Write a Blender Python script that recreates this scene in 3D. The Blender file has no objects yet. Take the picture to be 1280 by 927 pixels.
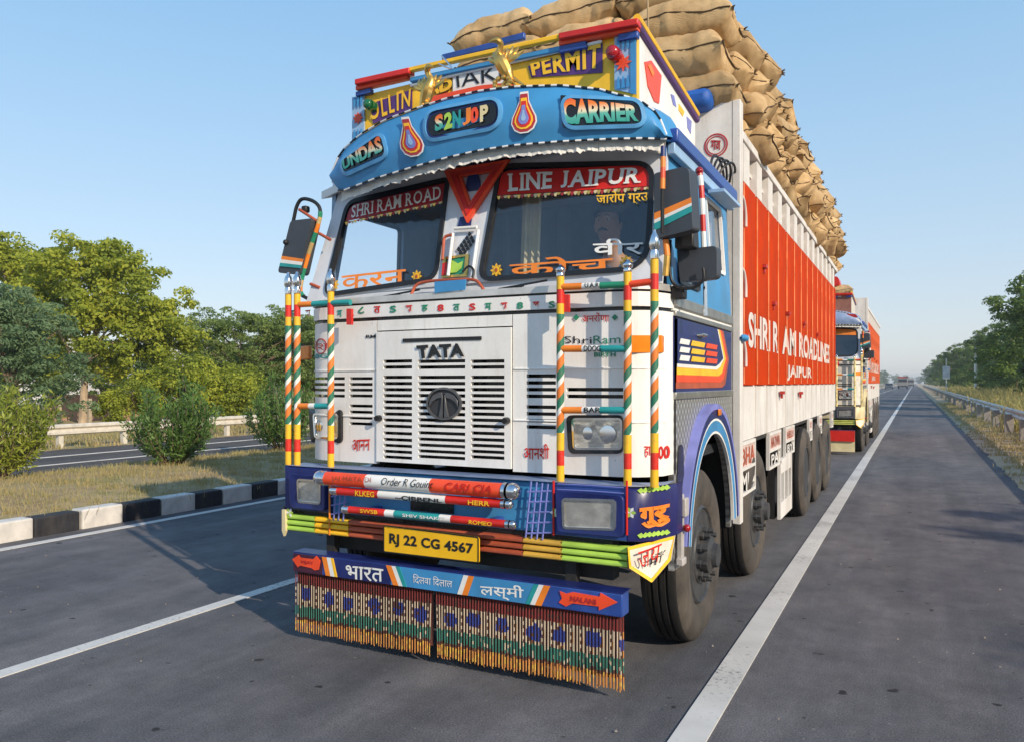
import bpy, bmesh, math, random
import numpy as np
from mathutils import Vector, Matrix, noise
from mathutils.geometry import tessellate_polygon
random.seed(7)
R = math.radians
sc = bpy.context.scene
COL = sc.collection

# ------------------------------------------------------------------ camera
FPX, HZ, EYE = 985.0, 478.0, 1.58           # focal length in photo pixels, horizon row, lens height
YAW = math.atan(503 / FPX)
SN, CS = math.sin(YAW), math.cos(YAW)
cam_d = bpy.data.cameras.new('camera')
cam_d.sensor_width = 36
cam_d.lens = 36 * FPX / 1280
cam_d.shift_y = (HZ - 463.5) / 1280
cam_d.clip_end = 6000
cam = bpy.data.objects.new('camera', cam_d)
cam.location = (0, 0, EYE)
cam.rotation_euler = (R(90), 0, YAW)
COL.objects.link(cam)
sc.camera = cam

# ------------------------------------------------------------------ sky and sun
SUN_EL, SUN_AZ = R(27), R(-25)              # azimuth counted from +X towards +Y
sun_dir = Vector((math.cos(SUN_EL) * math.cos(SUN_AZ), math.cos(SUN_EL) * math.sin(SUN_AZ), math.sin(SUN_EL)))
w = bpy.data.worlds.new('World')
sc.world = w
w.use_nodes = True
nt = w.node_tree
nt.nodes.clear()
out = nt.nodes.new('ShaderNodeOutputWorld')
bg = nt.nodes.new('ShaderNodeBackground')
sky = nt.nodes.new('ShaderNodeTexSky')
sky.sky_type = 'NISHITA'
sky.sun_disc = False
sky.sun_elevation = SUN_EL
sky.sun_rotation = math.atan2(sun_dir.x, sun_dir.y)
sky.air_density = 1.0
sky.dust_density = 0.6
sky.ozone_density = 2.0
EXPO = 0.5
bg.inputs['Strength'].default_value = 0.10
# clear morning sky: milky towards the horizon all round, blended with the physical sky
tcw = nt.nodes.new('ShaderNodeTexCoord'); spw = nt.nodes.new('ShaderNodeSeparateXYZ'); nt.links.new(tcw.outputs['Generated'], spw.inputs[0])
rw = nt.nodes.new('ShaderNodeValToRGB'); ew = rw.color_ramp.elements
for i, (p_, c_) in enumerate(((0.0, (.74, .75, .78)), (1.0, (.16, .38, .76)), (.07, (.68, .75, .83)), (.16, (.57, .74, .90)), (.28, (.45, .69, .93)), (.42, (.33, .61, .92)))):
    q_ = ew[i] if i < 2 else ew.new(p_)
    q_.position = p_; q_.color = (*c_, 1)
nt.links.new(spw.outputs[2], rw.inputs[0])
vs_ = nt.nodes.new('ShaderNodeVectorMath'); vs_.operation = 'SCALE'; vs_.inputs['Scale'].default_value = 1 / (0.10 * 2 ** EXPO)
nt.links.new(rw.outputs[0], vs_.inputs[0])
mw = nt.nodes.new('ShaderNodeMix'); mw.data_type = 'RGBA'; mw.inputs[0].default_value = 0.75
sc2 = nt.nodes.new('ShaderNodeVectorMath'); sc2.operation = 'SCALE'; sc2.inputs['Scale'].default_value = 1.25
nt.links.new(sky.outputs[0], sc2.inputs[0]); nt.links.new(sc2.outputs[0], mw.inputs[6]); nt.links.new(vs_.outputs[0], mw.inputs[7])
nt.links.new(mw.outputs[2], bg.inputs[0])
nt.links.new(bg.outputs[0], out.inputs[0])
sl = bpy.data.lights.new('sun', 'SUN')
sl.energy = 3.3
sl.angle = R(0.6)
sl.color = (1.0, 0.86, 0.68)
so = bpy.data.objects.new('sun', sl)
so.rotation_euler = sun_dir.to_track_quat('Z', 'Y').to_euler()
so.location = sun_dir * 60
COL.objects.link(so)
sc.view_settings.view_transform = 'Standard'
sc.view_settings.look = 'None'
sc.view_settings.gamma = 1
sc.view_settings.exposure = EXPO
sc.cycles.max_bounces = 6
sc.cycles.transparent_max_bounces = 12
sc.cycles.volume_bounces = 0
sc.cycles.use_denoising = True

# ------------------------------------------------------------------ materials
MATS = {}
def nodes_of(m):
    m.use_nodes = True
    t = m.node_tree
    b = t.nodes['Principled BSDF']
    return t, b
def pm(name, col, rough=0.45, metal=0.0, var=0.18, scale=9.0, bump=0.0, bscale=60, dirt=0.0, dcol=(0.10, 0.075, 0.05), coat=0.0, spec=0.5, streak=0.0, scol=(0.30, 0.20, 0.12)):
    """painted / plain surface: base colour with faint mottling, worn dirty patches and fine relief"""
    if name in MATS: return MATS[name]
    m = bpy.data.materials.new(name)
    t, b = nodes_of(m)
    N, L = t.nodes, t.links
    tc = N.new('ShaderNodeTexCoord')
    n1 = N.new('ShaderNodeTexNoise'); n1.inputs['Scale'].default_value = scale; n1.inputs['Detail'].default_value = 6
    L.new(tc.outputs['Object'], n1.inputs['Vector'])
    mr = N.new('ShaderNodeMapRange'); mr.inputs[3].default_value = 1 - var; mr.inputs[4].default_value = 1 + var
    mr.inputs[1].default_value = 0.3; mr.inputs[2].default_value = 0.7
    L.new(n1.outputs[0], mr.inputs[0])
    mx = N.new('ShaderNodeVectorMath'); mx.operation = 'SCALE'; mx.inputs[0].default_value = col
    L.new(mr.outputs[0], mx.inputs['Scale'])
    src = mx.outputs[0]
    if dirt > 0:
        n2 = N.new('ShaderNodeTexNoise'); n2.inputs['Scale'].default_value = scale * 0.35; n2.inputs['Detail'].default_value = 9
        n2.inputs['Roughness'].default_value = 0.75
        mp = N.new('ShaderNodeMapping'); mp.inputs['Scale'].default_value = (1.6, 1.6, 0.55)
        L.new(tc.outputs['Object'], mp.inputs[0]); L.new(mp.outputs[0], n2.inputs['Vector'])
        r2 = N.new('ShaderNodeMapRange'); r2.inputs[1].default_value = 0.46; r2.inputs[2].default_value = 0.78
        r2.inputs[3].default_value = 0; r2.inputs[4].default_value = dirt
        L.new(n2.outputs[0], r2.inputs[0])
        mi = N.new('ShaderNodeMix'); mi.data_type = 'RGBA'
        L.new(r2.outputs[0], mi.inputs[0]); L.new(src, mi.inputs[6]); mi.inputs[7].default_value = (*dcol, 1)
        src = mi.outputs[2]
    if streak > 0:                           # run-down rust and dust streaks with their own ragged shape
        n4 = N.new('ShaderNodeTexNoise'); n4.inputs['Scale'].default_value = 1.0; n4.inputs['Detail'].default_value = 7; n4.inputs['Roughness'].default_value = 0.7
        m4 = N.new('ShaderNodeMapping'); m4.inputs['Scale'].default_value = (16, 16, 1.3); L.new(tc.outputs['Object'], m4.inputs[0]); L.new(m4.outputs[0], n4.inputs['Vector'])
        r4 = N.new('ShaderNodeMapRange'); r4.inputs[1].default_value = 0.56; r4.inputs[2].default_value = 0.80; r4.inputs[3].default_value = 0; r4.inputs[4].default_value = streak
        L.new(n4.outputs[0], r4.inputs[0]); m5 = N.new('ShaderNodeMix'); m5.data_type = 'RGBA'
        L.new(r4.outputs[0], m5.inputs[0]); L.new(src, m5.inputs[6]); m5.inputs[7].default_value = (*scol, 1); src = m5.outputs[2]
        n6 = N.new('ShaderNodeTexNoise'); n6.inputs['Scale'].default_value = 55; n6.inputs['Detail'].default_value = 3; L.new(tc.outputs['Object'], n6.inputs['Vector'])
        r6 = N.new('ShaderNodeMapRange'); r6.inputs[1].default_value = 0.72; r6.inputs[2].default_value = 0.75; r6.inputs[3].default_value = 0; r6.inputs[4].default_value = streak
        L.new(n6.outputs[0], r6.inputs[0]); m6 = N.new('ShaderNodeMix'); m6.data_type = 'RGBA'
        L.new(r6.outputs[0], m6.inputs[0]); L.new(src, m6.inputs[6]); m6.inputs[7].default_value = (.12, .07, .04, 1); src = m6.outputs[2]
    L.new(src, b.inputs['Base Color'])
    rr = N.new('ShaderNodeMapRange'); rr.inputs[3].default_value = max(0.02, rough - 0.12); rr.inputs[4].default_value = min(1, rough + 0.15)
    L.new(n1.outputs[0], rr.inputs[0]); L.new(rr.outputs[0], b.inputs['Roughness'])
    b.inputs['Metallic'].default_value = metal
    b.inputs['Specular IOR Level'].default_value = spec
    if coat: b.inputs['Coat Weight'].default_value = coat
    if bump > 0:
        n3 = N.new('ShaderNodeTexNoise'); n3.inputs['Scale'].default_value = bscale; n3.inputs['Detail'].default_value = 5
        L.new(tc.outputs['Object'], n3.inputs['Vector'])
        bp = N.new('ShaderNodeBump'); bp.inputs['Strength'].default_value = min(1, bump); bp.inputs['Distance'].default_value = 0.01
        L.new(n3.outputs[0], bp.inputs['Height']); L.new(bp.outputs[0], b.inputs['Normal'])
    MATS[name] = m
    return m
def grad(name, stops, z0, z1, rough=0.45):
    """printed colour gradient running up the lettering between heights z0 and z1 (thing space)"""
    if name in MATS: return MATS[name]
    m = bpy.data.materials.new(name)
    t, b = nodes_of(m); N, L = t.nodes, t.links
    tc = N.new('ShaderNodeTexCoord'); sp = N.new('ShaderNodeSeparateXYZ'); L.new(tc.outputs['Generated'], sp.inputs[0])
    cr = N.new('ShaderNodeValToRGB'); e = cr.color_ramp.elements
    for i, (p, c) in enumerate(stops):
        q = e[i] if i < 2 else e.new(p)
        q.position = p; q.color = (*c, 1)
    mr = N.new('ShaderNodeMapRange'); mr.inputs[1].default_value = z0; mr.inputs[2].default_value = z1
    L.new(sp.outputs[2], mr.inputs[0]); L.new(mr.outputs[0], cr.inputs[0]); L.new(cr.outputs[0], b.inputs['Base Color'])
    b.inputs['Roughness'].default_value = rough
    MATS[name] = m
    return m
def glass(name, tint, refl=0.9, alpha=0.5):
    if name in MATS: return MATS[name]
    m = bpy.data.materials.new(name); m.use_nodes = True
    t = m.node_tree; N, L = t.nodes, t.links; N.clear()
    o = N.new('ShaderNodeOutputMaterial'); tr = N.new('ShaderNodeBsdfTransparent'); tr.inputs[0].default_value = (*tint, 1)
    gl = N.new('ShaderNodeBsdfGlossy'); gl.inputs['Roughness'].default_value = 0.03; gl.inputs[0].default_value = (refl, refl, refl, 1)
    lw = N.new('ShaderNodeLayerWeight'); lw.inputs[0].default_value = .5
    pw = N.new('ShaderNodeMath'); pw.operation = 'POWER'; pw.inputs[1].default_value = 4; L.new(lw.outputs['Facing'], pw.inputs[0])
    fr = N.new('ShaderNodeMath'); fr.operation = 'MULTIPLY_ADD'; fr.inputs[1].default_value = .8; fr.inputs[2].default_value = .055; L.new(pw.outputs[0], fr.inputs[0])
    mx = N.new('ShaderNodeMixShader'); L.new(fr.outputs[0], mx.inputs[0]); L.new(tr.outputs[0], mx.inputs[1]); L.new(gl.outputs[0], mx.inputs[2])
    du = N.new('ShaderNodeBsdfDiffuse'); du.inputs[0].default_value = (.50, .56, .66, 1); md = N.new('ShaderNodeMixShader'); md.inputs[0].default_value = .014   # pale dust film, added to lift the dark tone of the pane
    L.new(mx.outputs[0], md.inputs[1]); L.new(du.outputs[0], md.inputs[2]); L.new(md.outputs[0], o.inputs[0])
    MATS[name] = m
    return m

white = pm('white_paint', (0.86, 0.84, 0.80), 0.38, var=0.05, scale=4, dirt=0.42, dcol=(0.38, 0.32, 0.25), streak=0.38)
white_body = pm('white_body_paint', (0.72, 0.69, 0.65), 0.6, spec=0.25, streak=0.35, var=0.06, scale=5, dirt=0.6, dcol=(0.33, 0.27, 0.21), bump=0.15, bscale=30)
white_flat = pm('white_lettering', (0.80, 0.79, 0.75), 0.5, var=0.05)
orange_body = pm('orange_body_paint', (0.52, 0.040, 0.002), 0.7, spec=0.05, streak=0.35, scol=(.22,.05,.02), var=0.16, scale=3, dirt=0.35, dcol=(0.30, 0.08, 0.03), bump=0.12, bscale=25)
black = pm('black_rubber', (0.012, 0.012, 0.014), 0.5, var=0.2)
blackgloss = pm('black_gloss', (0.01, 0.01, 0.012), 0.25)
dark = pm('dark_interior', (0.02, 0.022, 0.028), 0.8)
chassis_m = pm('chassis_black', (0.022, 0.02, 0.018), 0.7, var=0.4, dirt=0.5, dcol=(0.08, 0.06, 0.045), bump=0.3)
navy = pm('navy_paint', (0.012, 0.022, 0.13), 0.35, var=0.25, scale=7, dirt=0.2, dcol=(0.05, 0.05, 0.08))
blue = pm('royal_blue_paint', (0.025, 0.07, 0.30), 0.35, var=0.2, dirt=0.2, dcol=(0.06, 0.08, 0.14))
sky_blue = pm('sky_blue_paint', (0.05, 0.27, 0.55), 0.38, var=0.14, scale=5, dirt=0.35, dcol=(0.07, 0.15, 0.24))
pale_blue = pm('pale_blue_paint', (0.30, 0.46, 0.66), 0.4, var=0.1)
red = pm('red_paint', (0.62, 0.02, 0.012), 0.35, var=0.15)
red_orange = pm('red_orange_paint', (0.85, 0.075, 0.02), 0.35, var=0.12)
maroon = pm('maroon_film', (0.42, 0.025, 0.03), 0.4, var=0.15)
brown_red = pm('brown_red_paint', (0.42, 0.085, 0.035), 0.5, var=0.2)
yellow = pm('yellow_paint', (0.93, 0.52, 0.02), 0.4, var=0.12)
plate_y = pm('plate_yellow', (0.90, 0.50, 0.01), 0.4, var=0.07)
orange = pm('orange_paint', (0.85, 0.23, 0.02), 0.4, var=0.12)
green = pm('green_paint', (0.02, 0.24, 0.13), 0.4, var=0.15)
teal = pm('teal_paint', (0.02, 0.30, 0.30), 0.4, var=0.15)
lime = pm('lime_paint', (0.38, 0.58, 0.08), 0.45, var=0.15)
purple = pm('purple_paint', (0.09, 0.03, 0.16), 0.4)
lilac = pm('lilac_paint', (0.20, 0.22, 0.55), 0.4, var=0.15)
gold = pm('gold_metal', (0.75, 0.45, 0.12), 0.32, metal=0.85, var=0.2)
chrome = pm('chrome', (0.75, 0.75, 0.76), 0.14, metal=1.0, var=0.08)
silver = pm('silver_sheet', (0.52, 0.50, 0.46), 0.42, metal=0.75, var=0.15, scale=5, dirt=0.4, dcol=(0.2, 0.17, 0.13))
slate = pm('slate_plastic', (0.045, 0.052, 0.065), 0.42, var=0.12)
cream = pm('cream_paint', (0.72, 0.60, 0.34), 0.45, var=0.12)
darkred = pm('lamp_red', (0.35, 0.008, 0.012), 0.15, coat=0.6)
lampgreen = pm('lamp_green', (0.008, 0.12, 0.04), 0.15, coat=0.6)
amber = pm('amber_lens', (0.85, 0.22, 0.01), 0.2, coat=0.5)
steel = pm('wheel_steel', (0.06, 0.062, 0.066), 0.5, metal=0.3, var=0.3, dirt=0.5, dcol=(0.15, 0.12, 0.09), scale=20)
tread_m = pm('tyre_tread', (0.011, 0.010, 0.010), 0.85, var=0.3, bump=0.4, bscale=40)
side_m = pm('tyre_sidewall', (0.062, 0.053, 0.045), 0.9, var=0.3, scale=6, bump=0.3, dirt=0.8, dcol=(0.17, 0.135, 0.10))
cloth = pm('white_cloth', (0.70, 0.67, 0.62), 0.9, var=0.15, scale=12, dirt=0.5, dcol=(0.25, 0.22, 0.2), bump=0.4)
skin_m = pm('skin', (0.62, 0.32, 0.18), 0.55, var=0.08, scale=30)
hair_m = pm('hair', (0.012, 0.010, 0.009), 0.6, bump=0.6, bscale=200)
shirt_m = pm('shirt', (0.09, 0.12, 0.18), 0.85, var=0.15)
seat_m = pm('seat_cover', (0.22, 0.26, 0.33), 0.85, var=0.2)
inner_m = pm('cab_lining', (0.16, 0.20, 0.27), 0.7, var=0.15)
glass_m = glass('windscreen_glass', (0.93, 0.95, 0.97))
glass_side = glass('side_glass', (0.88, 0.91, 0.93))
lens_m = pm('headlamp_lens', (0.62, 0.60, 0.55), 0.10, metal=0.6, var=0.22, scale=14, bump=0.35, bscale=16)

def pole_mat():
    m = bpy.data.materials.new('candy_striped_tape')
    t, b = nodes_of(m); N, L = t.nodes, t.links
    tc = N.new('ShaderNodeTexCoord'); sp = N.new('ShaderNodeSeparateXYZ'); L.new(tc.outputs['Object'], sp.inputs[0])
    at = N.new('ShaderNodeMath'); at.operation = 'ARCTAN2'; L.new(sp.outputs[0], at.inputs[0])
    ng = N.new('ShaderNodeMath'); ng.operation = 'MULTIPLY'; ng.inputs[1].default_value = -1; L.new(sp.outputs[1], ng.inputs[0]); L.new(ng.outputs[0], at.inputs[1])
    a = N.new('ShaderNodeMath'); a.operation = 'MULTIPLY'; a.inputs[1].default_value = -1 / (2 * math.pi); L.new(at.outputs[0], a.inputs[0])
    z = N.new('ShaderNodeMath'); z.operation = 'MULTIPLY_ADD'; z.inputs[1].default_value = 1 / 0.145; L.new(sp.outputs[2], z.inputs[0]); L.new(a.outputs[0], z.inputs[2])
    fr = N.new('ShaderNodeMath'); fr.operation = 'FRACT'; L.new(z.outputs[0], fr.inputs[0])
    c1 = N.new('ShaderNodeValToRGB'); c1.color_ramp.interpolation = 'CONSTANT'
    O, W, G = (0.80, 0.20, 0.03, 1), (0.78, 0.76, 0.70, 1), (0.02, 0.17, 0.10, 1)
    e = c1.color_ramp.elements; e[0].position = 0; e[0].color = O; e[1].position = 0.40; e[1].color = W
    q = e.new(0.64); q.color = G
    L.new(fr.outputs[0], c1.inputs[0])
    c2 = N.new('ShaderNodeValToRGB'); c2.color_ramp.interpolation = 'CONSTANT'   # plain bands on both ends, alpha says band or stripe
    Y, Rd = (0.88, 0.48, 0.02, 1), (0.68, 0.02, 0.01, 1)
    e = c2.color_ramp.elements; e[0].position = 0; e[0].color = Y; e[1].position = 0.075; e[1].color = Rd
    for p, c in ((0.15, Y), (0.235, (0, 0, 0, 0)), (0.80, (0.03, 0.2, 0.11, 1)), (0.815, Y), (0.865, Rd), (0.935, Y)):
        q = e.new(p); q.color = c
    mr = N.new('ShaderNodeMath'); mr.operation = 'MULTIPLY'; mr.inputs[1].default_value = 1 / 1.07; L.new(sp.outputs[2], mr.inputs[0])
    L.new(mr.outputs[0], c2.inputs[0])
    mi = N.new('ShaderNodeMix'); mi.data_type = 'RGBA'
    L.new(c2.outputs[1], mi.inputs[0]); L.new(c1.outputs[0], mi.inputs[6]); L.new(c2.outputs[0], mi.inputs[7])
    n_ = N.new('ShaderNodeTexNoise'); n_.inputs['Scale'].default_value = 22; n_.inputs['Detail'].default_value = 8; n_.inputs['Roughness'].default_value = .75; L.new(tc.outputs['Object'], n_.inputs['Vector'])
    r_ = N.new('ShaderNodeMapRange'); r_.inputs[1].default_value = .5; r_.inputs[2].default_value = .78; r_.inputs[3].default_value = 0; r_.inputs[4].default_value = .6; L.new(n_.outputs[0], r_.inputs[0])
    d_ = N.new('ShaderNodeMix'); d_.data_type = 'RGBA'; L.new(r_.outputs[0], d_.inputs[0]); L.new(mi.outputs[2], d_.inputs[6]); d_.inputs[7].default_value = (.22, .16, .10, 1)   # scuffed, dusty tape
    L.new(d_.outputs[2], b.inputs['Base Color']); b.inputs['Roughness'].default_value = 0.45
    return m
pole_m = pole_mat()
def quilt_mat():
    m = bpy.data.materials.new('quilted_steel_sheet')
    t, b = nodes_of(m); N, L = t.nodes, t.links
    tc = N.new('ShaderNodeTexCoord'); mp = N.new('ShaderNodeMapping'); mp.inputs['Rotation'].default_value = (R(45), 0, 0); mp.inputs['Scale'].default_value = (1, 22, 22)
    L.new(tc.outputs['Object'], mp.inputs[0])
    v = N.new('ShaderNodeTexVoronoi'); v.feature = 'F1'; v.inputs['Randomness'].default_value = 0.0; v.inputs['Scale'].default_value = 1
    sp = N.new('ShaderNodeSeparateXYZ'); cb = N.new('ShaderNodeCombineXYZ'); L.new(mp.outputs[0], sp.inputs[0]); L.new(sp.outputs[1], cb.inputs[0]); L.new(sp.outputs[2], cb.inputs[1])
    L.new(cb.outputs[0], v.inputs['Vector'])
    cr = N.new('ShaderNodeValToRGB'); cr.color_ramp.elements[0].color = (0.62, 0.60, 0.56, 1); cr.color_ramp.elements[0].position = 0.2; cr.color_ramp.elements[1].color = (0.30, 0.29, 0.27, 1); cr.color_ramp.elements[1].position = 0.6
    L.new(v.outputs['Distance'], cr.inputs[0]); L.new(cr.outputs[0], b.inputs['Base Color'])
    b.inputs['Metallic'].default_value = 0.7; b.inputs['Roughness'].default_value = 0.4
    bp = N.new('ShaderNodeBump'); bp.inputs['Distance'].default_value = 0.01; bp.inputs['Strength'].default_value = 0.8; bp.invert = True
    L.new(v.outputs['Distance'], bp.inputs['Height']); L.new(bp.outputs[0], b.inputs['Normal'])
    return m
quilt_m = quilt_mat()

# ------------------------------------------------------------------ mesh helpers
ORG = Vector((0, 0, 0))
def F(px, py, Y):
    """point where the sight line of photo pixel (px, py) meets the surface Y = number or Y(x, z)"""
    u = (px - 640) / FPX
    yy = Y if not callable(Y) else 3.9
    for _ in range(1 if not callable(Y) else 12):
        Z = yy / (CS + SN * u); x = (-SN + CS * u) * Z; z = EYE - (py - HZ) / FPX * Z
        if callable(Y): yy = 0.5 * yy + 0.5 * Y(x, z)
    if callable(Y):
        Z = yy / (CS + SN * u); x = (-SN + CS * u) * Z; z = EYE - (py - HZ) / FPX * Z
    return Vector((x, yy, z))
def S(px, py, X):
    u = (px - 640) / FPX
    Z = X / (-SN + CS * u)
    return Vector((X, (CS + SN * u) * Z, EYE - (py - HZ) / FPX * Z))
def put(o, label=None, cat=None, group=None, kind=None):
    if label: o['label'] = label
    if cat: o['category'] = cat
    if group: o['group'] = group
    if kind: o['kind'] = kind
    return o
def empty(name, loc, label, cat, group=None):
    o = bpy.data.objects.new(name, None)
    o.location = loc; COL.objects.link(o); o.empty_display_size = 0.3
    return put(o, label, cat, group)
class MB:
    def __init__(s): s.v = []; s.f = []; s.m = []
    def add(s, vs, fs, m=0):
        k = len(s.v); s.v += [tuple(p) for p in vs]
        for f in fs: s.f.append(tuple(k + i for i in f)); s.m.append(m)
        return s
    def box(s, x0, x1, y0, y1, z0, z1, m=0):
        return s.add([(x0, y0, z0), (x1, y0, z0), (x1, y1, z0), (x0, y1, z0), (x0, y0, z1), (x1, y0, z1), (x1, y1, z1), (x0, y1, z1)],
                     [(0, 3, 2, 1), (4, 5, 6, 7), (0, 1, 5, 4), (1, 2, 6, 5), (2, 3, 7, 6), (3, 0, 4, 7)], m)
    def slab(s, pts, d, m=0, mside=None):
        """prism: closed outline pts moved along d"""
        n = len(pts); d = Vector(d); p = [Vector(q) for q in pts]; q = [a + d for a in p]
        k = len(s.v); s.v += [tuple(a) for a in p + q]
        ms = m if mside is None else mside
        tr = tessellate_polygon([p])
        for t in tr:
            s.f.append(tuple(k + i for i in t)); s.m.append(m); s.f.append(tuple(k + n + i for i in reversed(t))); s.m.append(m)
        for i in range(n):
            j = (i + 1) % n; s.f.append((k + i, k + j, k + n + j, k + n + i)); s.m.append(ms)
        return s
    def holed(s, outer, holes, d, m=0):
        """plate with openings, thickness vector d"""
        loops = [[Vector(q) for q in outer]] + [[Vector(q) for q in h] for h in holes]
        allp = [q for l in loops for q in l]; n = len(allp); d = Vector(d)
        tr = tessellate_polygon(loops); k = len(s.v)
        s.v += [tuple(a) for a in allp] + [tuple(a + d) for a in allp]
        for t in tr:
            s.f.append(tuple(k + i for i in t)); s.m.append(m); s.f.append(tuple(k + n + i for i in reversed(t))); s.m.append(m)
        b = 0
        for l in loops:
            for i in range(len(l)):
                j = (i + 1) % len(l); s.f.append((k + b + i, k + b + j, k + n + b + j, k + n + b + i)); s.m.append(m)
            b += len(l)
        return s
    def ring(s, outer, inner, d, m=0):
        n = len(outer); d = Vector(d)
        a = [Vector(q) for q in outer]; b = [Vector(q) for q in inner]
        k = len(s.v); s.v += [tuple(q) for q in a + b + [q + d for q in a] + [q + d for q in b]]
        for i in range(n):
            j = (i + 1) % n
            for f in ((i, j, n + j, n + i), (2 * n + i, 3 * n + i, 3 * n + j, 2 * n + j), (i, 2 * n + i, 2 * n + j, j), (n + i, n + j, 3 * n + j, 3 * n + i)):
                s.f.append(tuple(k + q for q in f)); s.m.append(m)
        return s
    def tube(s, pts, r, n=10, m=0, closed=False, caps=True):
        P = [Vector(p) for p in pts]; N = len(P); rr = r if isinstance(r, (list, tuple)) else [r] * N
        k = len(s.v); up = None
        for i, p in enumerate(P):
            if closed: t = P[(i + 1) % N] - P[i - 1]
            else: t = P[min(i + 1, N - 1)] - P[max(i - 1, 0)]
            t = t.normalized() if t.length > 1e-9 else Vector((0, 0, 1))
            if up is None:
                up = Vector((0, 0, 1)) if abs(t.z) < 0.9 else Vector((1, 0, 0))
            a = (up - t * up.dot(t))
            a = a.normalized() if a.length > 1e-6 else t.orthogonal().normalized()
            up = a; b = t.cross(a)
            for j in range(n):
                th = 2 * math.pi * j / n
                s.v.append(tuple(p + (a * math.cos(th) + b * math.sin(th)) * rr[i]))
        for i in range(N if closed else N - 1):
            i2 = (i + 1) % N
            for j in range(n):
                j2 = (j + 1) % n
                s.f.append((k + i * n + j, k + i * n + j2, k + i2 * n + j2, k + i2 * n + j)); s.m.append(m)
        if caps and not closed:
            s.f.append(tuple(k + j for j in reversed(range(n)))); s.m.append(m)
            s.f.append(tuple(k + (N - 1) * n + j for j in range(n))); s.m.append(m)
        return s
    def lathe(s, prof, c, axis='X', n=32, ms=None, closed=False):
        """prof: (radius, distance along axis) pairs round centre c"""
        c = Vector(c); k = len(s.v)
        for (r, a) in prof:
            for j in range(n):
                th = 2 * math.pi * j / n; q = (r * math.cos(th), r * math.sin(th))
                s.v.append(tuple(c + (Vector((a, q[0], q[1])) if axis == 'X' else Vector((q[0], a, q[1])) if axis == 'Y' else Vector((q[0], q[1], a)))))
        N = len(prof)
        for i in range(N if closed else N - 1):
            i2 = (i + 1) % N
            for j in range(n):
                j2 = (j + 1) % n
                s.f.append((k + i * n + j, k + i * n + j2, k + i2 * n + j2, k + i2 * n + j)); s.m.append(ms[i] if ms else 0)
        if not closed:
            if prof[0][0] > 1e-4: s.f.append(tuple(k + j for j in reversed(range(n)))); s.m.append(ms[0] if ms else 0)
            if prof[-1][0] > 1e-4: s.f.append(tuple(k + (N - 1) * n + j for j in range(n))); s.m.append(ms[-1] if ms else 0)
        return s
    def ball(s, c, r, n=12, m=0, sq=(1, 1, 1)):
        c = Vector(c); k = len(s.v); h = n // 2 + 1
        for i in range(h + 1):
            ph = math.pi * i / h
            for j in range(n):
                th = 2 * math.pi * j / n
                s.v.append((c.x + r * sq[0] * math.sin(ph) * math.cos(th), c.y + r * sq[1] * math.sin(ph) * math.sin(th), c.z + r * sq[2] * math.cos(ph)))
        for i in range(h):
            for j in range(n):
                j2 = (j + 1) % n; s.f.append((k + i * n + j, k + (i + 1) * n + j, k + (i + 1) * n + j2, k + i * n + j2)); s.m.append(m)
        return s
    def strip(s, rows, m=0, closed=False):
        """grid of points: rows of equal length"""
        k = len(s.v); w_ = len(rows[0]); 
        for r in rows: s.v += [tuple(p) for p in r]
        for i in range(len(rows) - 1):
            for j in range(w_ if closed else w_ - 1):
                j2 = (j + 1) % w_
                s.f.append((k + i * w_ + j, k + i * w_ + j2, k + (i + 1) * w_ + j2, k + (i + 1) * w_ + j)); s.m.append(m)
        return s
    def mesh(s, name, mats, smooth=False):
        me = bpy.data.meshes.new(name)
        o = ORG
        me.from_pydata([(x - o.x, y - o.y, z - o.z) for x, y, z in s.v], [], s.f)
        for mt in (mats if isinstance(mats, (list, tuple)) else [mats]): me.materials.append(mt)
        me.polygons.foreach_set('material_index', s.m)
        bm = bmesh.new(); bm.from_mesh(me); bmesh.ops.remove_doubles(bm, verts=bm.verts, dist=1e-5); bmesh.ops.recalc_face_normals(bm, faces=bm.faces); bm.to_mesh(me); bm.free()
        if smooth:
            me.polygons.foreach_set('use_smooth', [True] * len(me.polygons)); me.set_sharp_from_angle(angle=R(35))
        me.update()
        return me
    def build(s, name, mats, parent=None, smooth=False, bevel=0, label=None, kind=None, cat=None, group=None):
        me = s.mesh(name, mats, smooth or bevel > 0)
        o = bpy.data.objects.new(name, me); COL.objects.link(o)
        if parent: o.parent = parent
        if bevel:
            b = o.modifiers.new('bevel', 'BEVEL'); b.width = bevel; b.segments = 2; b.limit_method = 'ANGLE'; b.angle_limit = R(40)
            b.use_clamp_overlap = True
        return put(o, label, cat, group, kind)

def rpoly(corners, r, n=6):
    """polygon with rounded corners (3-D, corners in order)"""
    C = [Vector(c) for c in corners]; N = len(C); o = []
    rr = r if isinstance(r, (list, tuple)) else [r] * N
    for i in range(N):
        p = C[i]; a = (C[i - 1] - p); b = (C[(i + 1) % N] - p); q = min(rr[i], a.length * 0.49, b.length * 0.49)
        s = p + a.normalized() * q; e = p + b.normalized() * q
        for k in range(n + 1):
            t = k / n; o.append((1 - t) ** 2 * s + 2 * t * (1 - t) * p + t * t * e)
    return o
def inset(poly, d):
    """scale-like inset of a convex outline by distance d"""
    c = sum((Vector(p) for p in poly), Vector()) / len(poly); o = []; N = len(poly)
    nrm = Vector((0, 0, 0))
    for i in range(N):
        nrm += (Vector(poly[i]) - c).cross(Vector(poly[(i + 1) % N]) - c)
    nrm.normalize()
    for i in range(N):
        t = (Vector(poly[(i + 1) % N]) - Vector(poly[i - 1]))
        if t.length < 1e-9: o.append(Vector(poly[i])); continue
        q = nrm.cross(t.normalized()); o.append(Vector(poly[i]) + q * d)
    return o

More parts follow.
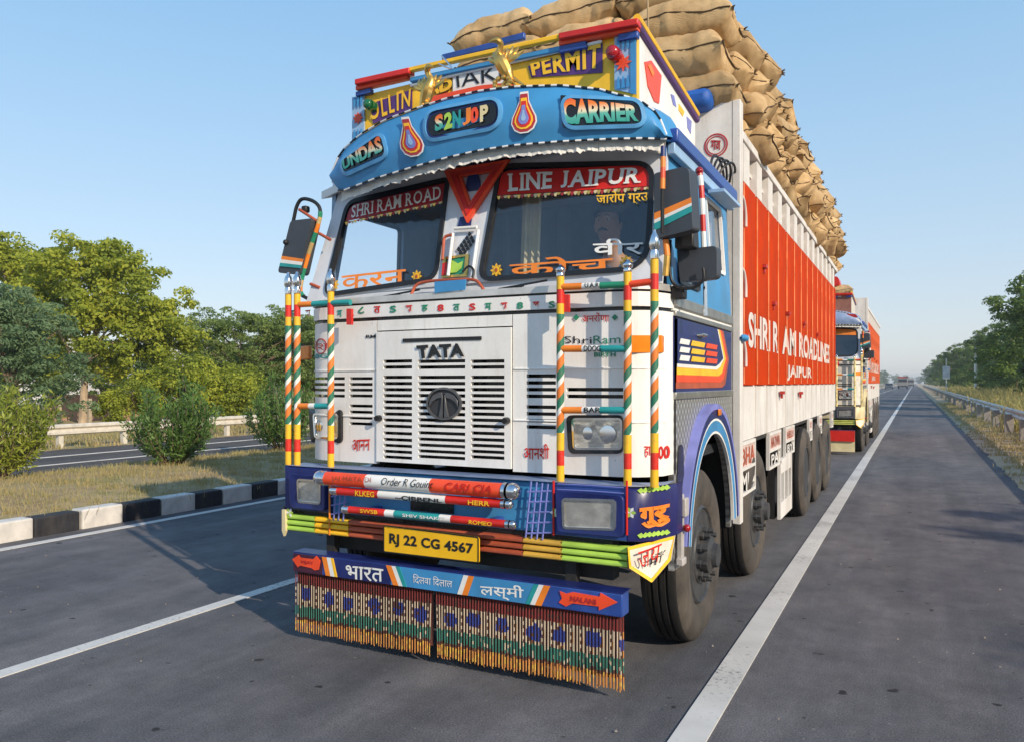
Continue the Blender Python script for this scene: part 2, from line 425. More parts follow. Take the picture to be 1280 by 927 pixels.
_txt = {}
def text_mesh(s, bold=0.0, space=1.0):
    """flat outline mesh of a string, in its own unit box"""
    key = (s, bold, space)
    if key in _txt: return _txt[key]
    cu = bpy.data.curves.new('t', 'FONT'); cu.body = s; cu.resolution_u = 3; cu.offset = bold; cu.space_character = space
    cu.fill_mode = 'BOTH'
    ob = bpy.data.objects.new('t', cu); COL.objects.link(ob)
    dg = bpy.context.evaluated_depsgraph_get(); me = bpy.data.meshes.new_from_object(ob.evaluated_get(dg))
    vs = [v.co.copy() for v in me.vertices]; fs = [tuple(p.vertices) for p in me.polygons]
    bpy.data.objects.remove(ob); bpy.data.curves.remove(cu); bpy.data.meshes.remove(me)
    if not vs:
        _txt[key] = ([], [], 1, 1); return _txt[key]
    x0 = min(v.x for v in vs); x1 = max(v.x for v in vs); y0 = min(v.y for v in vs); y1 = max(v.y for v in vs)
    _txt[key] = ([((v.x - x0) / max(1e-6, x1 - x0), (v.y - y0) / max(1e-6, y1 - y0)) for v in vs], fs, x1 - x0, y1 - y0)
    return _txt[key]
SERIF = {'H': [(.12, 0), (.88, 0), (.12, 1), (.88, 1)], 'I': [(.5, 0), (.5, 1)], 'R': [(.12, 0), (.12, 1), (.92, 0)], 'A': [(.08, 0), (.92, 0)],
         'M': [(.1, 0), (.9, 0), (.1, 1), (.9, 1)], 'L': [(.14, 0), (.14, 1)], 'N': [(.1, 0), (.1, 1), (.9, 1)], 'E': [(.14, 0), (.14, 1)],
         'P': [(.14, 0), (.14, 1)], 'D': [(.12, 0), (.12, 1)], 'U': [(.1, 1), (.9, 1)], 'J': [(.75, 1)], 'T': [(.5, 0)]}
def quadmap(px, surf, off=0.004):
    """px = TL, TR, BR, BL photo corners; surf = ('Y', value or function) or ('X', value); returns f(u, v) with v up"""
    if surf[0] == 'Y':
        C = [F(x, y, surf[1]) for x, y in px]
    else: C = [S(x, y, surf[1]) for x, y in px]
    def f(u, v, extra=0.0):
        p = C[3] * (1 - u) * (1 - v) + C[2] * u * (1 - v) + C[1] * u * v + C[0] * (1 - u) * v
        if surf[0] == 'Y':
            y = surf[1](p.x, p.z) if callable(surf[1]) else surf[1]
            return Vector((p.x, y - off - extra, p.z))
        return Vector((surf[1] + off + extra, p.y, p.z))
    return f
def text(s, px, surf, mat, parent, bold=0.0, off=0.004, serif=False, space=1.0, outline=None, name='lettering', slant=0.0, wave=None, hand=1.0):
    f = quadmap(px, surf, off); mb = MB()
    def emit(letters, bld, extra, m, grow=0.0):
        adv = 0.0; items = []
        if serif:
            for ch in letters:
                if ch == ' ': adv += 0.30; continue
                vs, fs, ww, hh = text_mesh(ch, bld); items.append((adv, ww, vs, fs, ch)); adv += ww + 0.12
            tot = adv - 0.12
            for a, ww, vs, fs, ch in items:
                if not vs: continue
                mb.add([f((a + x * ww) / tot, y, extra) for x, y in vs], fs, m)
                for sx, sy in SERIF.get(ch, []):
                    cx = (a + sx * ww) / tot; hw = 0.13 / tot; y0, y1 = (-0.01, 0.09) if sy == 0 else (0.91, 1.01)
                    mb.add([f(cx - hw, y0, extra + .0012), f(cx + hw, y0, extra + .0012), f(cx + hw, y1, extra + .0012), f(cx - hw, y1, extra + .0012)], [(0, 1, 2, 3)], m)
        else:
            vs, fs, ww, hh = text_mesh(letters, bld, space)
            if not vs: return
            def g(x, y):
                y += hand * .05 * noise.noise((x * 9, y * 2 + len(s), 1.7)); x += hand * .012 * noise.noise((x * 7, y * 3, 4.2 + len(s)))
                x = -grow * 0.4 + x * (1 + 0.8 * grow); y = -grow + y * (1 + 2 * grow)
                return f(x + slant * (y - .5), y if wave is None else wave(x, y), extra)
            mb.add([g(x, y) for x, y in vs], fs, m)
    mats = [mat]
    if outline:
        mats.append(outline); emit(s, bold + 0.035, -0.002, 1, 0.05)
    emit(s, bold, 0.0, 0)
    if not mb.v: return None
    return mb.build(name, mats, parent)

# ------------------------------------------------------------------ the painted truck
CX = -2.35
def yf(x, z=0):
    d = abs(x - CX)
    if d < 0.95: return 3.88 + 0.03 * (d / .95) ** 2
    t = min(1, (d - .95) / .25); return 3.91 + 0.26 * (1 - math.sqrt(max(0, 1 - t * t)))
def yw(x, z): return 3.94 + (z - 2.13) * 0.25 + 0.02 * (x - CX) ** 2
def yv(x, z): return 3.80 + 0.22 * ((x - CX) / 1.2) ** 2
def yb(x, z=0):
    d = abs(x - CX)
    if d < 1.06: return 3.75
    if x < CX: return 3.75 + .05 * max(0, min(1, (d - 1.21) / .04))
    t = min(1, (d - 1.06) / .19); return 3.75 + 0.30 * (1 - math.sqrt(max(0, 1 - t * t)))
XS = -1.15                                   # right flank of the cab

def gridpanel(name, x0, x1, z0, z1, holes, yfun, depth, mat, parent, dx=0.05, proud=0.0, **kw):
    xs = sorted(set([x0, x1] + [round(a, 4) for h in holes for a in h[:2] if x0 < a < x1] + list(np.arange(x0 + dx, x1 - .01, dx))))
    zs = sorted(set([z0, z1] + [round(a, 4) for h in holes for a in h[2:] if z0 < a < z1]))
    mb = MB(); nx, nz = len(xs), len(zs)
    def solid(i, j):
        if i < 0 or j < 0 or i >= nx - 1 or j >= nz - 1: return False
        x = (xs[i] + xs[i + 1]) / 2; z = (zs[j] + zs[j + 1]) / 2
        return not any(h[0] < x < h[1] and h[2] < z < h[3] for h in holes)
    P = lambda i, j, d: (xs[i], yfun(xs[i], zs[j]) - proud + d, zs[j])
    for i in range(nx - 1):
        for j in range(nz - 1):
            if not solid(i, j): continue
            mb.add([P(i, j, 0), P(i + 1, j, 0), P(i + 1, j + 1, 0), P(i, j + 1, 0)], [(0, 1, 2, 3)])
            for (di, dj, a, b) in ((-1, 0, (i, j), (i, j + 1)), (1, 0, (i + 1, j), (i + 1, j + 1)), (0, -1, (i, j), (i + 1, j)), (0, 1, (i, j + 1), (i + 1, j + 1))):
                if not solid(i + di, j + dj):
                    mb.add([P(*a, 0), P(*b, 0), P(*b, depth), P(*a, depth)], [(0, 1, 2, 3)])
    return mb.build(name, mat, parent, smooth=True, **kw)

def slots(cols, rows, hgt, y=yf):
    """photo columns (x0, x1) and rows (pixel heights read at column centre) -> openings"""
    o = []
    for a, b in cols:
        A = F(a, rows[0], y); B = F(b, rows[0], y)
        for r in rows:
            z = F((a + b) / 2, r, y).z; o.append((A.x, B.x, z - hgt / 2, z + hgt / 2))
    return o

def crossbar(parent, p0, p1, Y, r, cols, label=None, txt=None):
    a, b = F(*p0, Y), F(*p1, Y); mats = []; mb = MB(); last = 0
    for k, (f, mt) in enumerate(cols):
        mats.append(mt); mb.tube([a.lerp(b, last), a.lerp(b, f)], r, 12, k); last = f
    o = mb.build('crossbar', mats, parent, smooth=True)
    return o

def tube_part(name, parent, pts, r, mat, n=10, **kw):
    return MB().tube(pts, r, n).build(name, mat, parent, smooth=True, **kw)

def bez(pts, n=8):
    """smooth curve through points (Catmull-Rom)"""
    P = [Vector(p) for p in pts]; o = []
    for i in range(len(P) - 1):
        p0 = P[max(i - 1, 0)]; p1 = P[i]; p2 = P[i + 1]; p3 = P[min(i + 2, len(P) - 1)]
        for k in range(n):
            t = k / n
            o.append(0.5 * ((2 * p1) + (-p0 + p2) * t + (2 * p0 - 5 * p1 + 4 * p2 - p3) * t * t + (-p0 + 3 * p1 - 3 * p2 + p3) * t ** 3))
    o.append(P[-1]); return o
def pxcurve(pts, xs):
    a = np.array(pts, float); return [(x, float(np.interp(x, a[:, 0], a[:, 1]))) for x in xs]

def wheel(parent, xo, y, dual, side=1, full=True):
    """xo = outer tyre face, side 1 = right flank"""
    W = 0.27
    def prof(x):                             # x = outer face; goes inwards
        s = -side
        return [(0.30, x + s * .030), (0.33, x + s * .008), (0.40, x), (0.46, x + s * .004), (0.492, x + s * .022), (0.515, x + s * .04), (0.525, x + s * .06),
                (0.525, x + s * .085), (0.512, x + s * .088), (0.512, x + s * .098), (0.528, x + s * .101), (0.528, x + s * .130), (0.514, x + s * .133), (0.514, x + s * .143),
                (0.528, x + s * .146), (0.528, x + s * .172), (0.512, x + s * .175), (0.512, x + s * .185), (0.525, x + s * .188),
                (0.525, x + s * (W - .06)), (0.515, x + s * (W - .04)), (0.492, x + s * (W - .022)), (0.46, x + s * (W - .004)), (0.40, x + s * W), (0.30, x + s * (W - .03))]
    ms = [1] * 5 + [0] * 14 + [1] * 6
    c = (0, y, .526); s = -side
    hub = MB()
    if not dual:                             # disc bulges outwards, big hub in the middle
        hub.lathe([(0.300, xo + s * .025), (0.285, xo + s * .012), (0.272, xo + s * .03), (0.266, xo + s * .15), (0.235, xo + s * .15), (0.205, xo + s * .07), (0.175, xo + s * .015), (0.12, xo + s * .012),
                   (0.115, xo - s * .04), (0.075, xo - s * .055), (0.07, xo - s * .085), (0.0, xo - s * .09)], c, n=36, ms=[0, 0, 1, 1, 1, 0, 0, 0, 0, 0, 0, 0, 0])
    else:
        hub.lathe([(0.300, xo + s * .025), (0.285, xo + s * .012), (0.270, xo + s * .05), (0.262, xo + s * .17), (0.19, xo + s * .19), (0.13, xo + s * .19), (0.12, xo + s * .06),
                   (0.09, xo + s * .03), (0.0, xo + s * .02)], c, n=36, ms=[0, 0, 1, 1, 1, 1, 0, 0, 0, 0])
    o = hub.build('wheel', [steel, pm('well_black', (.010, .010, .010), .95)], parent, smooth=True)  # second material paints the rim recess black for the shade inside
    MB().lathe(prof(xo), c, n=64, ms=ms).build('tyre', [tread_m, side_m], o, smooth=True)
    if dual: MB().lathe(prof(xo + s * .33), c, n=48, ms=ms).build('tyre', [tread_m, side_m], o, smooth=True)
    if full:
        for k in range(10):
            nb = MB(); th = 2 * math.pi * (k + .3) / 10; r = .145
            a0 = xo + s * (.015 if not dual else .19); L_ = -.065 if not dual else -.05
            cc = (0, y + r * math.cos(th), .526 + r * math.sin(th))
            nb.lathe([(0.024, a0), (0.024, a0 + s * L_ * .4), (0.017, a0 + s * L_ * .45), (0.016, a0 + s * L_), (0.0, a0 + s * L_ * 1.05)], cc, n=6); nb.build('wheel_nut', steel, o, smooth=True)
        if not dual:
            for k in range(8):
                hb = MB(); th = 2 * math.pi * (k + .1) / 8; r = .198
                hb.lathe([(0.02, xo + s * .080), (0.02, xo + s * .062), (0, xo + s * .061)], (0, y + r * math.cos(th), .526 + r * math.sin(th)), n=10); hb.build('vent_hole', blackgloss, o)
    return o

def make_truck(full, label, group, P):
    """full = every ornament; P = palette"""
    T = empty('painted_truck', ORG if ORG.length else Vector((0, 0, 0)), label, 'truck', group)
    g = lambda k, d: P.get(k, d)
    W_ = g('front', white)
    # ---- front panels with louvre openings
    gc = slots([(480.3, 516.2), (523.7, 582.6), (589.7, 631.5)], [451.5, 458.8, 471.2, 478.9, 486.5, 494, 501.8, 509.4, 517, 524.6, 532.2, 541, 549, 556.5, 564, 571], .0195)
    gl_ = slots([(390.5, 431), (436.8, 465.7)], [472.7, 480, 487, 494.3], .018) + slots([(436.8, 465.7)], [506.9, 514.5, 521.8, 529.1], .018)
    gr_ = slots([(657.9, 694.9)], [469.6, 478.1, 486.5, 494.8, 508.3, 516.8, 525.2, 533.4], .0195) + slots([(708, 779)], [486.5, 495], .0195)
    gridpanel('grille_panel', -2.905, -1.985, 1.105, 1.885, gc, yf, .03, W_, T, proud=.010)
    gridpanel('corner_panel', -3.55, -2.912, 1.09, 1.955, gl_, yf, .03, W_, T)
    gridpanel('corner_panel', -1.978, XS, 1.09, 1.955, gr_, yf, .03, W_, T)
    gridpanel('front_valance', -2.905, -1.985, 1.893, 1.955, [], yf, .03, W_, T)
    bk = MB(); xs = np.linspace(-3.5, -1.2, 24)
    bk.strip([[(x, yf(x) + .10, 1.1) for x in xs], [(x, yf(x) + .10, 1.95) for x in xs], [(x, yf(x) + .13, 1.95) for x in xs], [(x, yf(x) + .13, 1.1) for x in xs]])
    bk.build('radiator', blackgloss, T)
    rd = MB()
    for x in (-2.83, -2.62, -2.3, -2.08): rd.box(x, x + .03, 3.945, 3.965, 1.1, 1.7)
    for z in (1.2, 1.36, 1.5): rd.box(-2.88, -2.0, 3.962, 3.975, z, z + .02)
    rd.build('radiator_frame', steel, T)
    # horizontal crease and step lines pressed in the panels
    cr = MB()
    for z in (1.655, 1.375): 
        for a, b in ((-3.545, -2.92), (-1.97, -1.17)):
            xs = np.linspace(a, b, 20); cr.strip([[(x, yf(x) + .001, z - .006) for x in xs], [(x, yf(x) - .006, z - .003) for x in xs], [(x, yf(x) - .006, z + .003) for x in xs], [(x, yf(x) + .001, z + .006) for x in xs]])
    cr.build('pressed_rib', W_, T, smooth=True)
    # trim band between grille and windscreen
    def band(name, z0, z1, pr, mat, a=-3.56, b=XS + .0):
        xs = np.linspace(a, b, 40)
        return MB().strip([[(x, yf(x) + .03, z0) for x in xs], [(x, yf(x) - pr, z0) for x in xs], [(x, yf(x) - pr, z1) for x in xs], [(x, yf(x) + .03, z1) for x in xs]]).build(name, mat, T, smooth=False)
    band('trim_gap', 1.953, 1.978, -.022, blackgloss)
    band('trim_band', 1.976, 2.052, .012, W_)
    band('trim_gap', 2.050, 2.066, -.015, blackgloss)
    band('trim_band', 2.064, 2.10, .018, pm('trim_silver', (0.62, 0.60, 0.57), .35, metal=.4))
    # ---- windscreen surround with two openings
    def fr(px): return [F(x, y, yw) for x, y in px]
    Lo = rpoly(fr([(434, 251), (563, 221), (547, 351), (404, 372)]), [.09, .05, .10, .10])
    Ro = rpoly(fr([(624, 205), (820, 201), (812, 338), (597, 353)]), [.10, .12, .17, .10])
    so_ = [Vector((x, yw(x, z), z)) for x, z in ((-3.53, 2.09), (-3.46, 2.5), (-3.40, 2.90), (-1.19, 2.90), (-1.16, 2.5), (-1.16, 2.09))]
    MB().holed(so_, [Lo, Ro], (0, .035, 0)).build('windscreen_frame', g('frame', pm('frame_white', (0.66, 0.68, 0.72), .4, var=.08, dirt=.3, dcol=(.3, .32, .36))), T)
    for O_ in (Lo, Ro):
        gk = MB().ring([p + Vector((0, -.014, 0)) for p in O_], [p + Vector((0, -.014, 0)) for p in inset(O_, .028)], (0, .03, 0)).build('gasket', black, T)
        MB().slab([p + Vector((0, .004, 0)) for p in inset(O_, .020)], (0, .006, 0)).build('windscreen', g('glass', glass_m), T)
    # ---- cab shell: left flank (window open), right flank, roof, back, floor
    wl = rpoly([(-3.55, 4.24, 2.17), (-3.55, 5.02, 2.17), (-3.50, 4.98, 2.76), (-3.50, 4.34, 2.76)], .05)
    MB().holed([(-3.55, 4.14, 1.09), (-3.55, 5.65, 1.09), (-3.50, 5.65, 2.92), (-3.44, 4.12, 2.92)], [wl], (.03, 0, 0)).build('left_side', g('side', pale_blue), T)
    wr1 = rpoly([(XS, 4.24, 2.12), (XS, 4.72, 2.12), (XS - .03, 4.72, 2.74), (XS - .03, 4.32, 2.74)], .04)
    wr2 = rpoly([(XS, 4.98, 2.30), (XS, 5.42, 2.30), (XS - .03, 5.42, 2.76), (XS - .03, 4.98, 2.76)], .03)
    MB().holed([(XS, 4.15, 2.04), (XS, 5.65, 2.04), (XS - .04, 5.65, 2.93), (XS - .04, 4.12, 2.93)], [wr1, wr2], (-.03, 0, 0)).build('right_side', g('side2', sky_blue), T)
    for q in (wr1, wr2, wl):
        MB().ring([p + Vector((.012 if q is not wl else -.012, 0, 0)) for p in q], [p + Vector((.012 if q is not wl else -.012, 0, 0)) for p in inset(q, .022 if q is not wl else .02)], (-.02 if q is not wl else .02, 0, 0)).build('window_frame', white if q is wr2 else black, T)
        if q is not wl: MB().slab([p + Vector((-.012, 0, 0)) for p in q], (-.005, 0, 0)).build('side_window', glass_side, T)
    rf = MB(); rows = []
    for y, zt in ((4.02, 2.93), (4.3, 3.0), (4.9, 3.02), (5.65, 3.0)):
        rows.append([(x, y + (.05 * abs(x - CX) if y < 4.1 else 0), zt - .09 * (abs(x - CX) / 1.16) ** 4) for x in np.linspace(-3.50, XS - .04, 15)])
    rf.strip(rows); rf.strip([[(x, y, z - .05) for x, y, z in r] for r in rows])
    rf.strip([[(p[0], p[1], p[2]) for p in rows[0]], [(p[0], p[1], p[2] - .05) for p in rows[0]]])
    rf.build('cab_roof', white, T, smooth=True)
    MB().box(-3.52, XS - .03, 5.62, 5.66, 1.05, 2.96).build('cab_back', g('back', inner_m), T)
    MB().box(-3.5, XS - .04, 4.1, 5.62, 1.12, 1.18).box(-3.45, -1.25, 4.02, 4.36, 1.9, 2.06).build('dashboard', dark, T)
    MB().box(XS - .10, XS - .085, 4.96, 5.44, 2.28, 2.78).build('side_curtain', pm('pink_white_cloth', (.62, .50, .48), .9, var=.3, scale=8), T)
    MB().box(XS + .0, XS + .10, 4.95, 5.46, 2.765, 2.785).build('window_awning', pale_blue, T)
    if full:
        for sx in (-1.75, -2.85):
            st = MB().box(sx - .27, sx + .27, 4.75, 5.25, 1.55, 1.72); st.box(sx - .26, sx + .26, 5.2, 5.34, 1.7, 2.32)
            st.build('cab_seat', seat_m, T, bevel=.05)
        c = Vector((-1.72, 4.50, 2.04)); pts = []
        for k in range(28):
            th = 2 * math.pi * k / 28; pts.append(c + Vector((math.cos(th) * .23, math.sin(th) * .17, math.sin(th) * .15)))
        sw = MB().tube(pts, .014, 8, closed=True)
        for k in (0, 9, 18): sw.tube([c, pts[k]], .012, 6)
        sw.tube([c, c + Vector((0, -.2, -.3))], .03, 8); sw.build('steering_wheel', blackgloss, T, smooth=True)
        # sleeper curtain and cream side curtain seen through the glass
        cu = MB(); r0, r1 = [], []
        for k in range(40):
            x = -3.4 + k * .03; y = 5.3 + .03 * math.sin(k * 1.3); r0.append((x, y, 2.85)); r1.append((x, y + .02, 1.9))
        cu.strip([r0, r1]); cu.strip([[(p[0], p[1] + .01, p[2]) for p in r0], [(p[0], p[1] + .01, p[2]) for p in r1]]); cu.build('curtain', inner_m, T, smooth=True)
        cu = MB(); r0, r1 = [], []
        for k in range(14):
            x = -2.13 + k * .010; y = 4.32 + .018 * math.sin(k * 1.4); r0.append((x, y, 2.74)); r1.append((x - .02, y, 2.24 + .02 * math.sin(k)))
        cu.strip([r0, r1]); cu.strip([[(p[0], p[1] + .008, p[2]) for p in r0], [(p[0], p[1] + .008, p[2]) for p in r1]]); cu.build('curtain', cream, T, smooth=True)
        MB().box(-3.3, -1.3, 4.35, 4.40, 2.77, 2.86).build('sun_blind', dark, T)
    # silver mouldings and decorated door panel
    q = pm('moulding_silver', (0.45, 0.43, 0.39), .35, metal=.8, dirt=.5, dcol=(.12, .1, .08))
    for z0, z1 in ((1.935, 1.965), (1.985, 2.045), (1.49, 1.53)):
        MB().box(XS - .02, XS + .014, 4.16, 5.66, z0, z1).build('moulding', q, T, bevel=.004)
    MB().box(XS - .03, XS, 4.155, 5.66, 1.53, 1.937).build('door_panel', g('door', navy), T)
    MB().box(XS - .03, XS, 4.155, 5.66, 1.965, 1.987).build('door_rail', W_, T)
    for k, (ins, mt) in enumerate(((0, brown_red), (.035, red_orange), (.075, yellow), (.115, white), (.135, navy))):
        y1 = 5.56 - ins * 1.6; z0 = 1.548 + ins; ys = y1 - .22
        MB().slab([(XS, 4.20, z0), (XS, ys, z0), (XS, ys + .10, z0 + .02), (XS, y1, 1.74), (XS, ys + .04, 1.925), (XS, 4.20, 1.925)], (.003 + .002 * k, 0, 0)).build('door_stripe', mt, T)
    ft = MB()
    for a, b, m_ in ((4.22, 4.42, 0), (4.47, 4.78, 1), (4.83, 5.12, 2)):
        for z in (1.70, 1.745, 1.79): ft.slab([(XS + .014, a, z), (XS + .014, b, z), (XS + .014, b + .03, z + .03), (XS + .014, a + .03, z + .03)], (.002, 0, 0), m_)
    ft.build('door_emblem', [white_flat, yellow, red_orange], T)
    tube_part('door_handle', T, [(XS + .012, 4.62, 1.86), (XS + .04, 4.62, 1.86), (XS + .04, 4.74, 1.86), (XS + .012, 4.74, 1.86)], .009, chrome)
    # quilted skirt with the wheel opening
    def arc(cy, cz, rx, rz, a0, a1, n=28, x=XS): return [Vector((x, cy + rx * math.cos(a0 + (a1 - a0) * k / n), cz + rz * math.sin(a0 + (a1 - a0) * k / n))) for k in range(n + 1)]
    op = arc(4.95, .57, .66, .74, math.pi, 0)
    MB().slab([Vector((XS, 4.16, .57))] + op + [Vector((XS, 5.66, .57)), Vector((XS, 5.66, 1.49)), Vector((XS, 4.16, 1.49))], (-.03, 0, 0)).build('skirt_panel', quilt_m, T)
    for k, (rx0, rz0, rx1, rz1, mt) in enumerate(((.73, .88, .705, .845, lilac), (.705, .845, .665, .79, navy), (.665, .79, .65, .775, white), (.65, .775, .60, .71, sky_blue), (.60, .71, .585, .695, white))):
        MB().slab(arc(4.95, .57, rx0, rz0, math.pi * .955, math.pi * .03, x=XS + .05 - k * .002) + arc(4.95, .57, rx1, rz1, math.pi * .03, math.pi * .955, x=XS + .05 - k * .002), (-.075 if k < 2 else -.02, 0, 0)).build('wheel_arch', g('arch', mt), T)
    wl_ = MB(); ou, inn = arc(4.95, .55, .70, .80, math.pi, 0, x=XS - .031), arc(4.95, .55, .70, .80, math.pi, 0, x=XS - .75)
    wl_.strip([ou, inn]); wl_.strip([[p + Vector((0, 0, .02)) for p in ou], [p + Vector((0, 0, .02)) for p in inn]]).slab(inn, (-.02, 0, 0)); wl_.build('wheel_well', pm('well_black', (.010, .010, .010), .95), T)
    MB().box(XS + .052, XS + .062, 4.98, 5.06, 1.375, 1.415).build('side_marker', amber, T, bevel=.004)
    # grab slot, step and bracket at the front corner
    MB().slab(rpoly([(XS, 4.20, .98), (XS, 4.36, .98), (XS, 4.34, 1.24), (XS, 4.24, 1.24)], .05), (.006, 0, 0)).build('grab_recess', blackgloss, T)
    MB().box(XS + .01, XS + .04, 4.18, 4.23, .62, .98).box(XS + .01, XS + .05, 4.16, 4.24, .60, .64).box(XS + .02, XS + .06, 4.18, 4.25, .86, .96).build('step_bracket', pm('bracket_grey', (.45, .42, .40), .5, dirt=.5), T, bevel=.006)
    MB().ball((XS + .06, 4.2, .80), .022, 12).build('step_lamp', darkred, T, smooth=True)
    # blue eaves rail along the roof edge
    MB().box(XS - .03, XS + .03, 4.14, 5.72, 2.86, 2.94).build('roof_rail', blue, T, bevel=.012)
    MB().box(XS - .03, XS + .012, 4.14, 5.70, 2.80, 2.862).build('roof_gutter', pale_blue, T, bevel=.006)
    # ---- visor
    top = [(414, 222), (420, 203), (430, 188), (450, 170), (480, 152), (520, 137), (560, 124), (600, 115), (640, 110), (700, 108), (750, 113), (800, 127), (820, 141), (830, 158), (834, 172)]
    bot = [(414, 224), (425, 240), (470, 223), (520, 208), (560, 197), (600, 188), (640, 182), (700, 177), (760, 174), (800, 173), (834, 174)]
    xsv = np.linspace(416, 833.5, 56)
    tp = [F(x, y, yv) for x, y in pxcurve(top, xsv)]; bt = [F(x, y, yv) for x, y in pxcurve(bot, xsv)]
    ml = [a.lerp(b, .5) + Vector((0, -.035, 0)) for a, b in zip(tp, bt)]
    bkp = [Vector((p.x, max(4.3, p.y + .25), p.z + .06)) for p in tp]; bkb = [Vector((p.x, p.y + .22, p.z + .03)) for p in bt]
    vm = MB().strip([bkp, tp, [a.lerp(b, .25) + Vector((0, -.025, 0)) for a, b in zip(tp, bt)], ml, [a.lerp(b, .75) + Vector((0, -.025, 0)) for a, b in zip(tp, bt)], bt, bkb])
    vm.build('visor', g('visor', sky_blue), T, smooth=True)
    for edge, dz in ((tp, .004), (bt, -.002)):
        tr = MB()
        for k in range(len(edge) - 1): tr.tube([edge[k] + Vector((0, -.006, dz)), edge[k + 1] + Vector((0, -.006, dz))], .006, 6, k % 2)
        tr.build('visor_trim', [W_, blackgloss], T)
    # ---- ruffled cloth under the visor
    rr = [[], [], []]
    for k in range(241):
        f_ = k / 240; x = 427 + f_ * (832 - 427); y = pxcurve(bot, [x])[0][1]; p = F(x, y + 1, lambda a, b: yv(a, b) + .03)
        wv = noise.noise((k * .22, 5, 0)) * .014 + noise.noise((k * .55, 2, 0)) * .006; L_ = .054 + .010 * abs(math.sin(k * .26 + noise.noise((k * .05, 1, 0)) * 3)) + .012 * noise.noise((k * .5, 0, 0))
        rr[0].append(p); rr[1].append(p + Vector((0, wv, -L_ * .6))); rr[2].append(p + Vector((0, wv * 1.4 - .01, -L_)))
    MB().strip(rr + [[q + Vector((0, .004, 0)) for q in r] for r in reversed(rr)]).build('ruffle', cloth, T, smooth=True)
    MB().box(-3.38, -1.2, 4.16, 4.19, 2.74, 2.99).build('header_panel', navy, T)
    # ---- headboard above the visor, and roof box behind it
    YH = 4.25
    hb = [(-3.34, 2.98), (-3.34, 3.50), (-1.385, 3.56), (-1.385, 2.98)]
    MB().slab([(x, YH, z) for x, z in hb], (0, .04, 0)).build('headboard', g('head', yellow), T)
    wn = lambda pts: [Vector((-1.383, y, z)) for y, z in pts]
    MB().slab(wn([(4.292, 2.97), (5.56, 2.97), (5.56, 3.43), (4.292, 3.55)]), (-.03, 0, 0)).build('headboard_wing', W_, T)
    MB().slab([p + Vector((-1.96, 0, 0)) for p in wn([(4.292, 2.97), (5.56, 2.97), (5.56, 3.43), (4.292, 3.50)])], (.03, 0, 0)).build('headboard_wing', W_, T)
    for z_, mt, r_ in ((.02, purple, .022), (.06, yellow, .022)):
        MB().tube([(-1.375, 4.22, 3.55 + z_), (-1.375, 5.58, 3.42 + z_)], r_, 8).build('wing_rail', mt, T, smooth=True)
    # rails along the top of the headboard
    def rail(a, b, Y, h, mt, d=.05):
        A, B = F(*a, Y), F(*b, Y); return MB().slab([A, B, B + Vector((0, 0, -h)), A + Vector((0, 0, -h))], (0, d, 0)).build('headboard_rail', mt, T, bevel=.006)
    rail((443, 99), (511, 84), 4.17, .038, red, .07); rail((444, 107), (508, 92), 4.20, .032, red_orange, .05); rail((444, 115), (463, 110), 4.21, .03, blue, .04)
    rail((698, 41), (797, 22), 4.17, .038, red, .07); rail((698, 50), (797, 30), 4.20, .032, red_orange, .05); rail((698, 58), (733, 51), 4.21, .038, blue, .04); rail((772, 43), (797, 38), 4.21, .038, blue, .04)
    rail((511, 84), (699, 42), 4.18, .028, yellow, .04)
    rail((512, 97), (700, 57), 4.21, .030, sky_blue, .04); rail((512, 105), (752, 49), 4.225, .018, white_flat, .02)
    rail((552, 68), (625, 50), 4.30, .04, blue, .03); rail((625, 48), (655, 40), 4.34, .04, blue, .03)
    if full:
        fl = lambda pts, Y: [F(x, y, Y) for x, y in pts]
        MB().slab(fl([(440, 122), (455, 119), (455, 172), (440, 176)], 4.235), (0, .012, 0)).build('ornament_panel', pale_blue, T)
        MB().slab(fl([(768, 45), (792, 41), (792, 117), (768, 112)], 4.235), (0, .012, 0)).build('ornament_panel', pale_blue, T)
        MB().slab(fl([(788, 41), (795, 39), (795, 118), (788, 117)], 4.228), (0, .006, 0)).build('ornament_border', sky_blue, T)
        for cx_, cy_, s_ in ((447.5, 148, .8), (779, 79, 1.0)):
            st = MB(); c = F(cx_, cy_, 4.228)
            for k in range(8):
                a_ = k * math.pi / 4; d_ = Vector((math.cos(a_), 0, math.sin(a_))); n_ = Vector((-d_.z, 0, d_.x))
                st.slab([c, c + d_ * .025 + n_ * .009, c + d_ * .052 * s_, c + d_ * .025 - n_ * .009], (0, -.003, 0))
            st.build('painted_star', red_orange, T)
            for sg, zz in ((1, .11), (-1, -.11)):
                wv = MB()
                for k in range(3):
                    cc = c + Vector(((k - 1) * .028, 0, zz)); wv.slab([cc + Vector((-.011, 0, .03 * sg)), cc + Vector((.011, 0, .03 * sg)), cc + Vector((.004, 0, -.035 * sg)), cc + Vector((-.004, 0, -.035 * sg))], (0, -.003, 0))
                wv.build('painted_leaf', sky_blue, T)
        YHf = ('Y', YH)
        MB().slab(fl([(660, 83), (753, 52), (753, 91), (664, 97)], 4.243), (0, .004, 0)).build('letter_shadow', purple, T)
        text('PERMIT', [(663, 79), (751, 53), (751, 85), (666, 95)], ('Y', 4.243), yellow, T, bold=.035, off=.006, space=1.12)
        MB().slab(fl([(463, 130), (515, 112), (515, 136), (466, 155)], 4.243), (0, .004, 0)).build('letter_shadow', purple, T)
        text('OLLIN', [(460, 128), (514, 110), (513, 134), (464, 152)], ('Y', 4.243), yellow, T, bold=.02, off=.006, space=1.25)
        text('AD', [(533, 106), (566, 97), (566, 112), (533, 122)], ('Y', 4.243), yellow, T, bold=.06, off=.006, outline=blackgloss)
